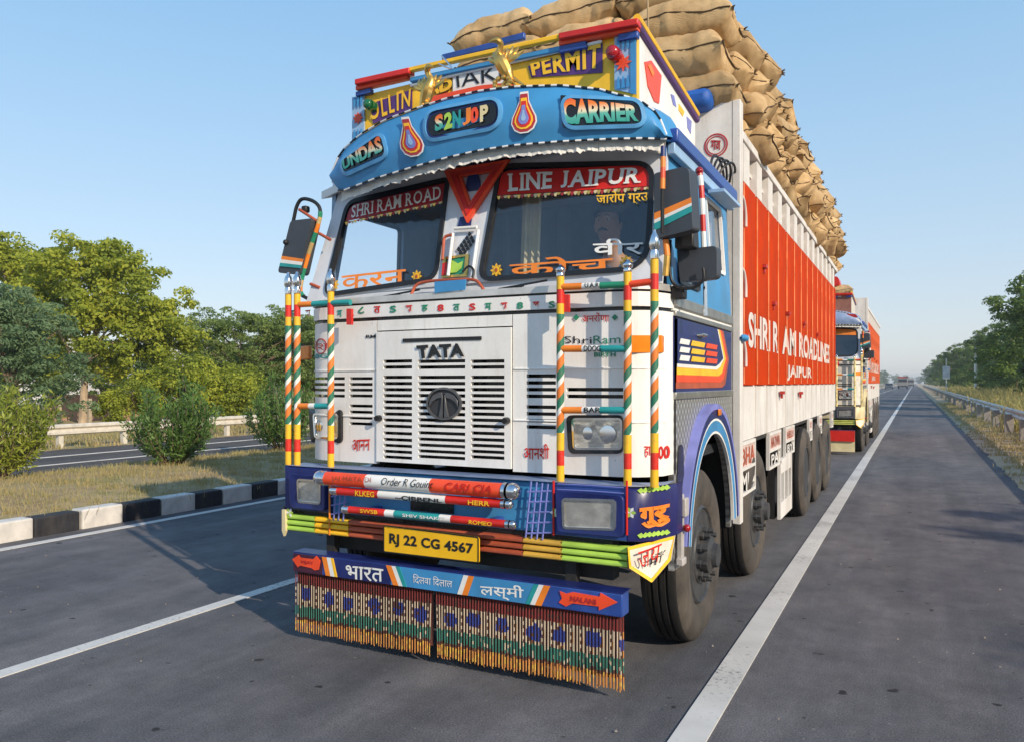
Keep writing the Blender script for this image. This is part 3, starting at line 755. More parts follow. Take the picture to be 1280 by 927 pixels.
        MB().slab(fl([(566, 90), (633, 74), (633, 107), (566, 115)], 4.238), (0, .006, 0)).build('centre_board', white_flat, T)
        text('IAKI', [(570, 92), (628, 80), (628, 100), (572, 110)], ('Y', 4.238), black, T, bold=.0, off=.004)
        rb = MB(); up_, lo_ = [], []
        for x in np.linspace(530, 640, 16):
            y0 = float(np.interp(x, [530, 560, 600, 640], [123, 116, 107, 103])); up_.append(F(x, y0, 4.2)); lo_.append(F(x, y0 + 14, 4.2))
        rb.strip([up_, lo_, [p + Vector((0, .03, 0)) for p in lo_], [p + Vector((0, .03, 0)) for p in up_]], closed=False); rb.build('red_arch', red_orange, T, smooth=True)
        for c_, mt, r_ in ((F(459, 130, 4.17), lampgreen, .032), (F(765, 65, 4.17), darkred, .037)):
            MB().ball(c_, r_, 20, sq=(1, .7, 1)).lathe([(r_ * 1.1, 4.19), (r_ * 1.1, 4.25)], (c_.x, 0, c_.z), 'Y', 20).build('roof_lamp', mt, T, smooth=True)
        # two gilded birds on the front of the headboard
        for bx, by, fl_ in ((536, 118, -1), (631, 84, 1)):
            c = F(bx, by, 3.98)
            bd = MB()
            bd.tube(bez([c + Vector((.05 * fl_, 0, -.10)), c + Vector((.02 * fl_, -.01, -.04)), c + Vector((-.01 * fl_, -.02, .02)), c + Vector((-.03 * fl_, -.02, .07)), c + Vector((-.01 * fl_, -.03, .12)), c + Vector((-.03 * fl_, -.05, .14)), c + Vector((-.07 * fl_, -.06, .13))], 4),
                    [.01, .018, .024, .03, .034, .038, .04, .042, .042, .040, .036, .03, .026, .02, .018, .017, .017, .018, .019, .019, .018, .015, .011, .006, .002][:25], 10)
            for sd in (-1, 1):
                for k in range(5):
                    a_ = .5 + k * .33; L_ = .13 - .012 * k
                    p0 = c + Vector((.0, .0, .02)); p1 = p0 + Vector((sd * math.cos(a_) * L_, .02, math.sin(a_) * L_))
                    m_ = p0.lerp(p1, .55) + Vector((sd * .015, -.02, -.01)); bd.tube(bez([p0, m_, p1], 3), [.012, .014, .015, .014, .012, .008, .003], 6)
            for k in range(5):
                a_ = -1.1 - k * .25 * fl_; p1 = c + Vector((.05 * fl_ + .04 * (k - 2), -.02, -.13 - .02 * (k % 2))); bd.tube([c + Vector((.03 * fl_, 0, -.06)), p1], [.016, .004], 6)
            for k in range(9):
                th = k * .7; bd.ball(c + Vector((.05 * math.cos(th), -.03, -.10 + .03 * math.sin(th))), .016, 8)
            bd.build('gilded_bird', gold, T, smooth=True)
        tube_part('ornament_rod', T, bez([F(548, 80, 3.97), F(565, 86, 3.97), F(552, 70, 3.97)], 4), .005, chrome)
        # red lamp painting on the wing, and its flourishes
        wq = lambda pts: [S(x, y, -1.383) for x, y in pts]
        MB().slab(wq([(805, 78), (813, 76), (826, 95), (823, 130), (817, 127), (809, 108)]), (.006, 0, 0)).build('painted_lamp', red_orange, T)
        MB().slab(wq([(808, 82), (812, 81), (816, 92), (814, 96)]), (.010, 0, 0)).build('painted_highlight', orange, T)
        for px_ in ([(838, 118), (842, 120), (845, 134), (841, 131)], [(848, 130), (855, 140), (853, 146), (848, 138)], [(858, 146), (864, 152), (863, 168), (859, 160)]):
            MB().slab(wq(px_), (.004, 0, 0)).build('painted_petal', random.choice([yellow, lilac, red]), T)
    # ---- visor panels and their writing
    def vp(px, r, n=6): return rpoly([F(x, y, yv) + Vector((0, -.036, 0)) for x, y in px], r, n)
    if full:
        for px, fill, r in (([(537, 144), (628, 126), (628, 160), (537, 178)], navy, .09), ([(708, 126), (802, 130), (808, 158), (712, 161)], sky_blue, .05), ([(431, 205), (481, 170), (488, 196), (436, 220)], sky_blue, .05)):
            q_ = vp(px, r); o2 = inset(q_, -.02)
            MB().ring([p + Vector((0, -.006, 0)) for p in o2], [p + Vector((0, -.012, 0)) for p in q_], (0, .03, 0)).build('panel_rim', pm('rim_blue', (0.10, 0.33, 0.60), .3), T, smooth=True)
            MB().slab([p + Vector((0, .0, 0)) for p in q_], (0, .02, 0)).build('visor_panel', fill, T)
            if fill is navy:
                MB().slab([p + Vector((0, -.004, 0)) for p in inset(q_, .016)], (0, .003, 0)).build('visor_panel', blackgloss, T)
        oc = grad('letters_orange_teal', [(0, (.02, .30, .24)), (.38, (.10, .42, .34)), (.50, (.80, .72, .50)), (.75, (.85, .22, .03)), (1, (.80, .10, .02))], 0, 1)
        MB().slab(vp([(704, 122), (803, 133), (804, 158), (707, 162)], .01, 2), (0, -.005, 0)).build('sign_plate', blackgloss, T)
        text('CARRIER', [(707, 125), (801, 136), (802, 155), (709, 159)], ('Y', yv), oc, T, bold=.045, off=.046)
        MB().slab(vp([(431, 204), (481, 169), (487, 194), (433, 218)], .01, 2), (0, -.005, 0)).build('sign_plate', blackgloss, T)
        text('UNDAS', [(433, 203), (480, 172), (485, 192), (435, 215)], ('Y', yv), oc, T, bold=.045, off=.046)
        for ch, x0, cs in (('S', 549, oc), ('2', 560.5, lime), ('N', 571, teal), ('J', 583.5, orange), ('0', 593, red_orange), ('P', 605, cream)):
            sl_ = -(x0 - 549) * .215; w_ = 10.2
            text(ch, [(x0, 147.5 + sl_), (x0 + w_, 145 + sl_), (x0 + w_, 165 + sl_), (x0, 168 + sl_)], ('Y', yv), cs, T, bold=.05, off=.046)
        for cx_, cy_, sc_, tl in ((517, 174, 1.0, -.25), (659, 144, 1.05, 0.0)):
            def drop(k):
                o_ = []
                for (a, b) in ((-5, -25), (5, -25), (6, -14), (10, -5), (15, 5), (16, 12), (12, 20), (5, 24), (-5, 24), (-12, 20), (-16, 12), (-15, 5), (-10, -5), (-6, -14)):
                    a2, b2 = a * k * sc_, b * (k * .9 + .1) * sc_ + (1 - k) * 5; o_.append(F(cx_ + a2 * math.cos(tl) * .95 - b2 * math.sin(-tl) * 1.0 * (-1 if tl else 0), cy_ + b2 + a2 * (-.12), yv))
                return o_
            for k, (s_, mt) in enumerate(((1.0, white), (.90, maroon), (.72, yellow), (.58, red), (.40, lilac), (.18, pale_blue))):
                MB().slab([p + Vector((0, -.036, 0)) for p in drop(s_)], (0, -.003 - .002 * k, 0)).build('painted_vase', mt, T)
    else:
        MB().slab([p + Vector((0, -.004, 0)) for p in vp([(540, 140), (800, 118), (815, 135), (540, 158)], .03)], (0, .003, 0)).build('visor_panel', maroon, T)
        MB().slab([p + Vector((0, -.004, 0)) for p in vp([(540, 168), (820, 143), (826, 158), (540, 184)], .03)], (0, .003, 0)).build('visor_panel', white, T)
    # ---- film banners and window writing
    wg = lambda px, o_: [F(x, y, yw) + Vector((0, o_, 0)) for x, y in px]
    film = red if full else orange
    MB().slab(rpoly(wg([(438.5, 257), (559.5, 228.5), (556.5, 251), (432.5, 277)], -.001), [.05, .03, .003, .003]), (0, -.003, 0)).build('windscreen_banner', maroon if full else orange, T)
    MB().slab(rpoly(wg([(626.5, 214), (813.5, 206.5), (813.5, 233), (622, 244.5)], -.001), [.07, .08, .003, .003]), (0, -.003, 0)).build('windscreen_banner', film, T)
    if full:
        text('SHRI RAM ROAD', [(441, 258), (552, 233), (552, 249), (440, 273)], ('Y', yw), white_flat, T, bold=.012, off=.009, serif=True)
        text('LINE JAIPUR', [(637, 218), (803, 210), (799, 229), (637, 240)], ('Y', yw), white_flat, T, bold=.028, off=.009, serif=True)
        for a, b, n_ in (((432, 279), (556, 252.5), 34), ((622, 246.5), (813, 235), 46)):
            fr_ = MB()
            for k in range(n_):
                p = F(a[0] + (b[0] - a[0]) * (k + .5) / n_, a[1] + (b[1] - a[1]) * (k + .5) / n_, yw); L_ = random.uniform(.008, .02)
                fr_.slab([p + Vector((-.014, -.006, .004)), p + Vector((.014, -.006, .004)), p + Vector((.004, -.006, -L_)), p + Vector((-.004, -.006, -L_))], (0, .003, 0), k % 3)
            fr_.build('banner_tassel', [gold, maroon, cream], T)
        text('करन', [(428, 345), (508, 337), (508, 357), (428, 363)], ('Y', yw), orange, T, bold=.012, off=.008)
        text('कोच', [(638, 325), (766, 317), (766, 339), (638, 346)], ('Y', yw), orange, T, bold=.012, off=.008)
        text('वीर', [(742, 299), (804, 298), (804, 318), (742, 320)], ('Y', yw), white_flat, T, bold=.012, off=.008)
        text('जारोप ग्रउ', [(746, 241), (811, 237), (811, 256), (746, 259)], ('Y', yw), yellow, T, bold=.01, off=.008)
        for cx_, cy_ in ((521.5, 346), (418.5, 356.5), (621, 338), (783, 328)):
            c = F(cx_, cy_, yw) + Vector((0, -.005, 0)); e_ = MB()
            e_.slab([c + Vector((.020 * math.cos(a), 0, .024 * math.sin(a))) for a in np.linspace(0, 6.28, 13)[:-1]], (0, -.002, 0))
            for a in np.linspace(0, 6.28, 9)[:-1]:
                d_ = Vector((math.cos(a), 0, math.sin(a))); n_ = Vector((-d_.z, 0, d_.x)); e_.slab([c + d_ * .024 + n_ * .009, c + d_ * .040, c + d_ * .024 - n_ * .009], (0, -.002, 0))
            e_.build('window_sticker', yellow, T)
            MB().slab([c + Vector((.009 * math.cos(a), -.003, .012 * math.sin(a))) for a in np.linspace(0, 6.28, 9)[:-1]], (0, -.002, 0)).build('sticker_centre', brown_red, T)
    # wipers
    for p0, p1 in (((596, 374), (655, 357)), ((445, 380), (500, 368))):
        if full:
            a, b = F(*p0, lambda x, z: yw(x, z) - .02), F(*p1, lambda x, z: yw(x, z) - .03)
            MB().tube([a, b], .006, 6).tube([b + Vector((-.16, 0, -.012)), b + Vector((.14, 0, .02))], .006, 6).build('wiper', blackgloss, T)
    # ---- centre pillar: triangle, stickers
    if full:
        yp = lambda x, z: yw(x, z) - .03
        tri = lambda pts, o_=0: [F(x, y, yp) + Vector((0, o_, 0)) for x, y in pts]
        MB().ring(tri([(554, 213), (636, 199), (583, 279)]), tri([(576, 221), (613, 215), (587, 253)]), (0, .03, 0)).build('warning_triangle', red_orange, T, bevel=.004)
        MB().ring(tri([(562, 216), (629, 204), (584, 270)], -.008), tri([(572, 219), (618, 212), (586, 259)], -.008), (0, .012, 0)).build('triangle_reflector', red, T, bevel=.003)
        c = F(592, 234, yw)
        MB().slab([c + Vector((.05 * math.cos(a), -.006, .095 * math.sin(a))) for a in np.linspace(0, 6.28, 21)[:-1]], (0, .004, 0)).build('oval_vent', navy, T)
        MB().slab([F(x, y, yw) + Vector((0, -.01, 0)) for x, y in ((576, 272), (591, 270), (589, 284), (573, 284))], (0, .006, 0)).build('pillar_notch', navy, T)
        for px_ in ([(568, 286), (596, 284)], [(566, 292), (560, 345)], [(598, 288), (590, 346)]):
            a, b = [F(x, y, yp) for x, y in px_]; tube_part('pillar_bar', T, [a, b], .010, W_)
        sp_ = MB()
        for k in range(5):
            for j in range(3):
                x, y = 572 + k * 3.4 + j * 2.2, 312 - k * 4.6 + j * 4.2
                sp_.slab([F(x, y, yw) + Vector((0, -.012, 0)), F(x + 2.7, y - 3.4, yw) + Vector((0, -.012, 0)), F(x + 4.6, y - .2, yw) + Vector((0, -.012, 0)), F(x + 2.0, y + 3.2, yw) + Vector((0, -.012, 0))], (0, .004, 0))
        sp_.build('lattice_sticker', black, T)
        MB().slab(wg([(555, 322), (587, 318), (585, 346), (553, 348)], -.008), (0, .004, 0)).build('pillar_picture', green, T)
        MB().ring(wg([(555, 322), (587, 318), (585, 346), (553, 348)], -.014), wg([(559, 325), (583, 321), (581, 343), (557, 345)], -.014), (0, .005, 0)).build('picture_frame', gold, T)
        MB().slab(wg([(561, 331), (567, 326), (574, 330), (580, 327), (578, 336), (572, 341), (563, 342)], -.012), (0, -.003, 0)).build('picture_figure', lime, T)
        MB().slab(wg([(555, 330), (561, 328), (560, 344), (554, 345)], -.016), (0, -.003, 0)).build('picture_edge', red, T)
        tube_part('red_hose', T, bez([F(x, y, lambda a, b: yw(a, b) - .05) for x, y in ((513, 372), (520, 357), (535, 352), (565, 350), (592, 350), (601, 357), (606, 366))], 5), .009, brown_red)
        tube_part('red_hose', T, bez([F(x, y, lambda a, b: yw(a, b) - .04) for x, y in ((565, 294), (556, 297), (554, 312), (553, 325))], 5), .009, brown_red)
        tube_part('black_hose', T, bez([F(x, y, lambda a, b: yw(a, b) - .04) for x, y in ((578, 340), (586, 333), (592, 338), (591, 348))], 5), .007, black)
        MB().slab([F(x, y, yf) + Vector((0, -.026, 0)) for x, y in ((546, 353), (585, 350), (584, 363), (546, 367))], (0, .008, 0)).build('blue_plate', sky_blue, T)
        # ornaments along the trim band
        for k, (x, ch) in enumerate(zip(np.linspace(452, 690, 13), ('८', 'त', 'S', 'स', 'ह', '8', 'त', 'S', 'म', 'स', '8', 'ख', 'S'))):
            y = 387.8 - (x - 452) * .029
            text(ch, [(x - 4, y - 4.2), (x + 4, y - 4.5), (x + 4, y + 4.3), (x - 4, y + 4.6)], ('Y', lambda a, b: yf(a) - .012), green if k % 2 == 0 else red, T, bold=.03, off=.004)
        for k, (x, ch) in enumerate(zip((367, 385, 425, 440), ('म', 'स', 'म', '८'))):
            text(ch, [(x - 3, 388), (x + 3, 387.5), (x + 3, 396), (x - 3, 396.5)], ('Y', lambda a, b: yf(a) - .012), red if k % 2 else teal, T, bold=.03, off=.004)
        yfo = ('Y', yf)
        MB().slab([F(x, y, lambda a, b: yf(a) - .012) for x, y in ((504, 423.5), (602, 420.5), (602, 425), (504, 428))], (0, -.005, 0)).build('badge_bar', blackgloss, T)
        text('TATA', [(521, 432), (581, 429), (581, 446), (523, 448.5)], ('Y', lambda a, b: yf(a) - .012), blackgloss, T, bold=.05, off=.007)
        # oval maker's badge
        c = F(554, 504, lambda a, b: yf(a) - .025)
        E_ = lambda rx, rz, n=32: [c + Vector((rx * math.cos(a), 0, rz * math.sin(a))) for a in np.linspace(0, 2 * math.pi, n + 1)[:-1]]
        MB().ring(E_(.118, .094), E_(.106, .082), (0, .03, 0)).build('badge_ring', pm('badge_grey', (.13, .13, .135), .35, metal=.5), T)
        MB().slab([p + Vector((0, .012, 0)) for p in E_(.108, .084)], (0, .006, 0)).build('badge_plate', pm('badge_dark', (.035, .035, .038), .5), T)
        bt_ = MB()
        for sg in (-1, 1):
            bt_.slab([c + Vector((sg * a, 0, b)) for a, b in ((.006, -.084), (.034, -.076), (.020, -.02), (.012, .05), (.006, .05))], (0, .02, 0))
            bt_.slab([c + Vector((sg * a, 0, b)) for a, b in ((.012, .034), (.040, .030), (.075, .012), (.098, -.02), (.094, .02), (.07, .048), (.035, .062), (.010, .064))], (0, .02, 0))
        bt_.build('badge_emblem', pm('badge_grey', (.13, .13, .135)), T, bevel=.002)
        for x, y in ((475.8, 522), (635, 525)):
            c = F(x, y, yf); MB().lathe([(.0, c.y - .045), (.017, c.y - .045), (.020, c.y - .03), (.020, c.y)], (c.x, 0, c.z), 'Y', 16).build('panel_knob', blackgloss, T, smooth=True)
        # red and black painted words on the panels
        for s_, px_, mt in (('आनन', [(441, 549), (463, 548), (463, 562), (441, 563)], red), ('आनशी', [(655, 554), (687, 554), (687, 573), (655, 573)], red), ('300', [(818, 557), (838, 556), (838, 572), (818, 573)], red),
                            ('हा', [(806, 557), (814, 557), (814, 571), (806, 571)], red), ('अनरोणा', [(728, 391.5), (762, 391), (762, 402), (728, 403)], red), ('Shri', [(706, 420), (740, 421), (740, 430), (706, 429)], black),
                            ('Ram', [(742, 420), (776, 419), (776, 429), (742, 430)], green), ('BIRTH', [(743, 440), (770, 440), (770, 446), (743, 446)], green), ('PUBG', [(391, 443), (411, 442), (411, 448), (391, 449)], teal),
                            ('RM', [(458, 419), (470, 418.5), (470, 422.5), (458, 423)], black)):
            text(s_, px_, yfo, mt, T, bold=0 if s_ == 'Shri' or s_ == 'Ram' else .03 if s_.isascii() else .01, off=.005)
        for x, y in ((721, 397), (769, 397)):
            c = F(x, y, yf) + Vector((0, -.006, 0)); MB().slab([c + Vector((.017, 0, 0)), c + Vector((0, 0, .017)), c + Vector((-.017, 0, 0)), c + Vector((0, 0, -.017))], (0, -.003, 0)).build('painted_diamond', green, T)
        c = F(401, 433, yf) + Vector((0, -.008, 0)); e1 = [c + Vector((.062 * math.cos(a), 0, .05 * math.sin(a))) for a in np.linspace(0, 6.283, 25)[:-1]]
        e1 = [Vector((p.x, yf(p.x) - .006, p.z)) for p in e1]; e2 = inset(e1, .007)
        MB().ring(e1, e2, (0, .004, 0)).build('painted_oval', maroon, T)
        text('गणेश', [(391, 427), (411, 426), (411, 438), (391, 439)], yfo, maroon, T, off=.006)
        c = F(734, 360, yf)
    # ---- headlamps in the front panels
    def lamp(px_o, px_i, surf, r_o, r_i, off=.0):
        o_ = rpoly([F(x, y, surf) + Vector((0, -.022 - off, 0)) for x, y in px_o], r_o); i_ = rpoly([F(x, y, surf) + Vector((0, -.016 - off, 0)) for x, y in px_i], r_i)
        bz = MB().ring(o_, i_, (0, .04 + off, 0)).build('headlamp', black if off == 0 else g('bump2', navy), T, bevel=.004)
        MB().slab([p + Vector((0, .006, 0)) for p in i_], (0, .01, 0)).build('lens', lens_m, bz)
        c_ = sum(i_, Vector()) / len(i_); wv = (i_[len(i_) // 2] - i_[0]).length
        rim_ = MB().ring([p + Vector((0, -.004, 0)) for p in inset(i_, -.006)], [p + Vector((0, -.004, 0)) for p in inset(i_, .006)], (0, .012, 0)).build('lens_rim', chrome, bz)
        rf_ = MB()
        for k, (dx, rr_) in enumerate(((-.22, .13), (.2, .16))):
            rf_.lathe([(wv * rr_, c_.y + .003), (wv * rr_ * .8, c_.y + .0015), (wv * rr_ * .3, c_.y + .0005), (0, c_.y)], (c_.x + dx * wv, 0, c_.z), 'Y', 16)
        if off == 0: rf_.build('reflector', chrome, bz, smooth=True)
    lamp([(709, 518), (780, 518), (780, 566), (712, 566)], [(717, 523), (778, 523), (778, 560), (719, 560)], yf, .035, .02)
    lamp([(388, 511), (429, 511.5), (429, 553), (391, 552)], [(394, 517), (424, 517), (424, 547), (396, 546)], yf, .035, .02)
    MB().slab([F(x, y, lambda a, b: yf(a) - .03) for x, y in ((788, 419), (828, 419), (828, 441), (788, 441))], (0, .035, 0)).build('indicator', amber, T, bevel=.006)
    MB().slab([F(x, y, lambda a, b: yf(a) - .03) for x, y in ((375, 433), (386, 432), (386, 449), (375, 450))], (0, .035, 0)).build('indicator', amber, T, bevel=.006)
    # ---- bumper
    def bsec(name, x0, x1, z0, z1, mat, pr=0.0, dep=.10, n=None):
        n = n or max(2, int((x1 - x0) / .04)); xs = np.linspace(x0, x1, n); f_ = lambda x: yb(x) - pr
        m_ = MB().strip([[(x, f_(x) + dep, z0) for x in xs], [(x, f_(x) + .006, z0) for x in xs], [(x, f_(x), z0 + .006) for x in xs], [(x, f_(x), z1 - .012) for x in xs], [(x, f_(x) + .012, z1) for x in xs], [(x, f_(x) + dep, z1) for x in xs]])
        for x in (x0, x1): m_.add([(x, f_(x) + dep, z0), (x, f_(x), z0), (x, f_(x), z1), (x, f_(x) + dep, z1)], [(0, 1, 2, 3)])
        return m_.build(name, mat, T, smooth=True)
    xa = lambda px: F(px, 620, yb).x
    bcol = g('bump', sky_blue); bn = g('bump2', blue)
    bsec('bumper', -3.51, xa(412), .79, 1.062, g('bump2', navy)); bsec('bumper', xa(412), xa(690), .79, 1.060, bcol, -.03); bsec('bumper', xa(690), xa(783), .79, 1.062, bn)
    bsec('bumper_corner', xa(784.5), -1.10, .79, 1.055, g('corner', pm('corner_navy', (.018, .02, .12), .3, dirt=.3)))
    MB().box(-3.5, -1.4, 3.80, 4.15, .78, .82).box(-3.3, -1.4, 3.9, 4.0, .55, .78).build('bumper_beam', chassis_m, T)
    MB().strip([[(x, yb(x) - .0, 1.064) for x in np.linspace(-3.50, -1.12, 50)], [(x, yb(x) + .16, 1.068) for x in np.linspace(-3.50, -1.12, 50)]]).build('bumper_top', g('bump', pm('top_pale_blue', (.16, .22, .36), .4, dirt=.3)), T)
    lamp([(697, 611), (782, 618), (782, 670), (699, 663)], [(706, 622), (772, 624), (771, 660), (707, 658)], yb, .03, .02, .012)
    lamp([(365, 591), (410, 594), (410, 637), (367, 633)], [(376, 598), (404, 600), (404, 628), (377, 626)], yb, .03, .018, .012)
    cols = ((-3.508, 395, P.get('s1', lime)), (395, 437, P.get('s1', yellow)), (437, 655, P.get('s1', brown_red)), (655, 703, P.get('s1', pm('mustard', (.62, .36, .05), .45))), (703, 784.5, P.get('s1', lime)))
    for zc in (.748, .712, .676):
        for k, (a, b, mt) in enumerate(cols):
            a_ = a if a < 0 else xa(a); b_ = b if b < 0 else xa(b)
            bsec('bumper_slat', a_, b_, zc - .0135, zc + .0135, mt, .012 + .001 * (k % 2), .06)
    MB().box(-3.56, -1.36, 3.79, 3.83, .65, .80).build('slat_backing', blackgloss, T)
    # corner shields
    sh = [(785, 683), (843, 669), (838, 700), (815, 727), (787, 709)]
    def onb(pts, off):
        o_ = []
        for x, y in pts: o_.append(F(x, y, lambda a, b: yb(a) - off))
        return o_
    A_ = onb(sh, .03)
    MB().slab([p for p in A_], (0, .02, 0)).build('corner_shield', pm('shield_white', (.72, .66, .55), .4), T)
    i_ = inset(A_, .016)
    if (i_[0] - sum(A_, Vector()) / 5).length > (A_[0] - sum(A_, Vector()) / 5).length: i_ = inset(A_, -.016)
    MB().ring([p + Vector((0, -.006, 0)) for p in A_], [p + Vector((0, -.006, 0)) for p in i_], (0, .012, 0)).build('shield_border', yellow, T)
    MB().slab([Vector((-3.515, 3.725, .79)), Vector((-3.49, 3.725, .79)), Vector((-3.485, 3.725, .66)), Vector((-3.50, 3.725, .625)), Vector((-3.515, 3.725, .66))], (0, .02, 0)).build('corner_shield', cream, T)
    if full:
        sf = ('Y', lambda a, b: yb(a) - .04)
        text('जय', [(798, 690), (828, 678), (824, 700), (800, 712)], sf, red, T, off=.004); text('माँ', [(812, 694), (833, 686), (829, 701), (812, 708)], sf, black, T, off=.006)
        sb = ('Y', yb)
        text('गुरु', [(800, 634), (838, 628), (838, 654), (800, 660)], sb, orange, T, bold=.05, off=.006)
        for y0 in (612, 668):
            fl_ = MB()
            for k in range(7):
                x = 800 + k * 5.4; yy = y0 - k * .7; fl_.slab([F(x - 3, yy + (k % 2) * 2, yb) + Vector((0, -.006, 0)), F(x + 2, yy - 3, yb) + Vector((0, -.006, 0)), F(x + 6, yy + 1, yb) + Vector((0, -.006, 0)), F(x + 1, yy + 4, yb) + Vector((0, -.006, 0))], (0, .003, 0))
            fl_.build('painted_flourish', lime, T)
        # lattice painted in lilac at both ends of the blue centre section
        lt = MB()
        def ln(a, b, w_=1.4):
            A, B = onb([a, b], .008); lt.tube([A, B], .0035 * w_, 5)
        for k in range(4): ln((664 + k * 7, 601 + k), (657 + k * 7, 671 + k))
        for k in range(5): ln((659, 614 + k * 13), (690, 613 + k * 13))
        lt.build('painted_lattice', lilac, T); lt = MB()
        for k in range(3): ln((420 + k * 6, 612), (417 + k * 6, 651))
        for k in range(3): ln((414, 620 + k * 11), (434, 616 + k * 11))
        lt.build('painted_lattice', lilac, T)
        fw = MB()
        for px_, py_ in ((788, 640), (694, 640), (413, 600), (362, 640)):
            c = onb([(px_, py_)], .012)[0]
            for q in range(6):
                a_ = q * math.pi / 3; d_ = Vector((math.cos(a_), 0, math.sin(a_))); n_ = Vector((-d_.z, 0, d_.x)); fw.slab([c, c + d_ * .018 + n_ * .009, c + d_ * .030, c + d_ * .018 - n_ * .009], (0, -.002, 0), q % 2)
        fw.build('painted_flower', [lime, white_flat], T)
        for k, (x_, mt) in enumerate(((692, red), (783.5, red), (412, orange))):
            A, B = onb([(x_, 600), (x_, 668)], .010); tube_part('bumper_bead', T, [A, B], .006, mt)
        for y_ in (604, 611): tube_part('bumper_line', T, onb([(697, y_ + .0), (740, y_ + 2), (780, y_ + 5)], .010), .0028, lilac)
        # push tubes with chrome ends
        Yt = 3.64
        for a, b, r, segs in (((406, 598), (634, 612), .040, ((.26, red_orange), (.62, white_flat), (1, red_orange))),
                              ((420, 611), (632, 631), .024, ((.28, red), (.68, white_flat), (1, red))),
                              ((434, 634), (637, 657), .021, ((.26, red), (.32, white_flat), (.60, teal), (.67, white_flat), (1, red)))):
            A, B = F(*a, Yt), F(*b, Yt); B.z = A.z = (A.z + B.z) / 2
            m_ = MB(); la = 0; mt = []
            for k, (f_, c_) in enumerate(segs): m_.tube([A.lerp(B, la), A.lerp(B, f_)], r, 16, k); mt.append(c_); la = f_
            m_.build('guard_tube', mt, T, smooth=True)
            for e_, sg in ((A, -1), (B, 1)):
                MB().ball(e_ + Vector((sg * r * .8, -.0, 0)), r * 1.12, 16).lathe([(r * 1.1, e_.x), (r * 1.1, e_.x - sg * .02)], (0, e_.y, e_.z), 'X', 16).build('tube_end', chrome, T, smooth=True)
            for f_ in (.12, .88):
                p = A.lerp(B, f_); MB().box(p.x - .02, p.x + .02, p.y, 3.80, p.z - .012, p.z + .012).build('tube_bracket', blue, T)
        Yo = lambda r: ('Y', Yt - r)
        text('Order R Gouint', [(477, 596), (542, 600), (541, 610), (477, 605)], Yo(.041), black, T, off=.002, slant=.04)
        text('CARI CIA', [(556, 602), (616, 606), (616, 616), (556, 612)], Yo(.041), red, T, off=.002, slant=.04, bold=.02)
        text('JAI MATA DI', [(415, 594), (464, 596), (464, 604), (415, 602)], Yo(.041), brown_red, T, off=.002, bold=.0)
        text('~CIBBENL', [(494, 618), (552, 623), (552, 628), (494, 624)], Yo(.024), black, T, off=.002, bold=.03)
        text('KLKEG', [(444, 612), (468, 614), (468, 621), (444, 619)], Yo(.024), yellow, T, off=.002, bold=.02); text('HERR', [(585, 624), (612, 626), (612, 632), (585, 630)], Yo(.024), yellow, T, off=.002, bold=.02)
        text('SWSB', [(450, 635), (472, 637), (472, 642), (450, 640)], Yo(.021), yellow, T, off=.002, bold=.02); text('ROMEO', [(586, 649), (615, 652), (615, 657), (586, 654)], Yo(.021), yellow, T, off=.002, bold=.02)
        text('SHIV SHAKTI', [(503, 641), (556, 646), (556, 650), (503, 645)], Yo(.021), white_flat, T, off=.002, bold=.02)
        MB().slab([F(x, y, 3.765) for x, y in ((513, 624), (566, 629), (566, 642), (513, 637))], (0, .01, 0)).build('hook_opening', blackgloss, T)
        # number plate
        pp = rpoly([F(x, y, 3.69) for x, y in ((479.5, 655.5), (598.5, 670.5), (598.5, 703), (479.5, 689))], .012, 3)
        MB().slab(pp, (0, .012, 0)).build('number_plate', plate_y, T)
        MB().ring([p + Vector((0, -.003, 0)) for p in pp], [p + Vector((0, -.003, 0)) for p in inset(pp, .005)], (0, .004, 0)).build('plate_border', black, T)
        text('RJ 22 CG 4567', [(487, 665), (592, 678.5), (592, 695), (487, 682)], ('Y', 3.69), black, T, bold=.034, off=.003, space=1.05, hand=0)
    # ---- lower bar and hanging fringe
    Yl = 3.70
    x0, x1 = F(366, 700, Yl).x, F(778, 750, Yl).x; zt, zb = .540, .424
    MB().box(x0, x1, Yl, Yl + .10, zb, zt).build('lower_bar', g('lower', blue), T, bevel=.006)
    MB().box(x0 - .005, x1 + .005, Yl + .0, Yl + .11, zt, zt + .006).build('lower_bar_top', navy, T)
    for x in (-3.2, -1.6): MB().box(x - .03, x + .03, Yl + .11, Yl + .16, .45, .80).box(x - .03, x + .03, Yl + .11, Yl + .3, .74, .80).build('bar_bracket', chassis_m, T)
    xl = lambda px: F(px, 720, Yl).x
    def para(a, b, mt, sl=.0, name='bar_stripe', k=0):
        A, B = xl(a), xl(b); MB().slab([(A, Yl, zt - .004), (B, Yl, zt - .004), (B + sl, Yl, zb + .004), (A + sl, Yl, zb + .004)], (0, -.002 - .001 * k, 0)).build(name, mt, T)
    if full:
        para(367, 403, pm('wine', (.06, .012, .03), .4), .0, 'bar_panel'); para(415, 489, navy, .0, 'bar_panel'); para(489, 600, sky_blue, .0, 'bar_panel', 1); para(586, 672, sky_blue, .0, 'bar_panel', 2)
        for a, b, mt, sl in ((403, 409, orange, .03), (409, 414, white_flat, .03), (414, 417, yellow, .03), (483, 490, orange, .05), (490, 495, white_flat, .05), (495, 500, teal, .05),
                             (580, 586, white_flat, -.04), (586, 593, orange, -.04), (668, 674, teal, -.05), (674, 680, white_flat, -.05), (680, 688, orange, -.05)):
            para(a, b, mt, sl, k=4)
        sl_ = ('Y', Yl)
        text('भारत', [(433, 705), (480, 710), (480, 727), (433, 722)], sl_, white_flat, T, bold=.012, off=.006)
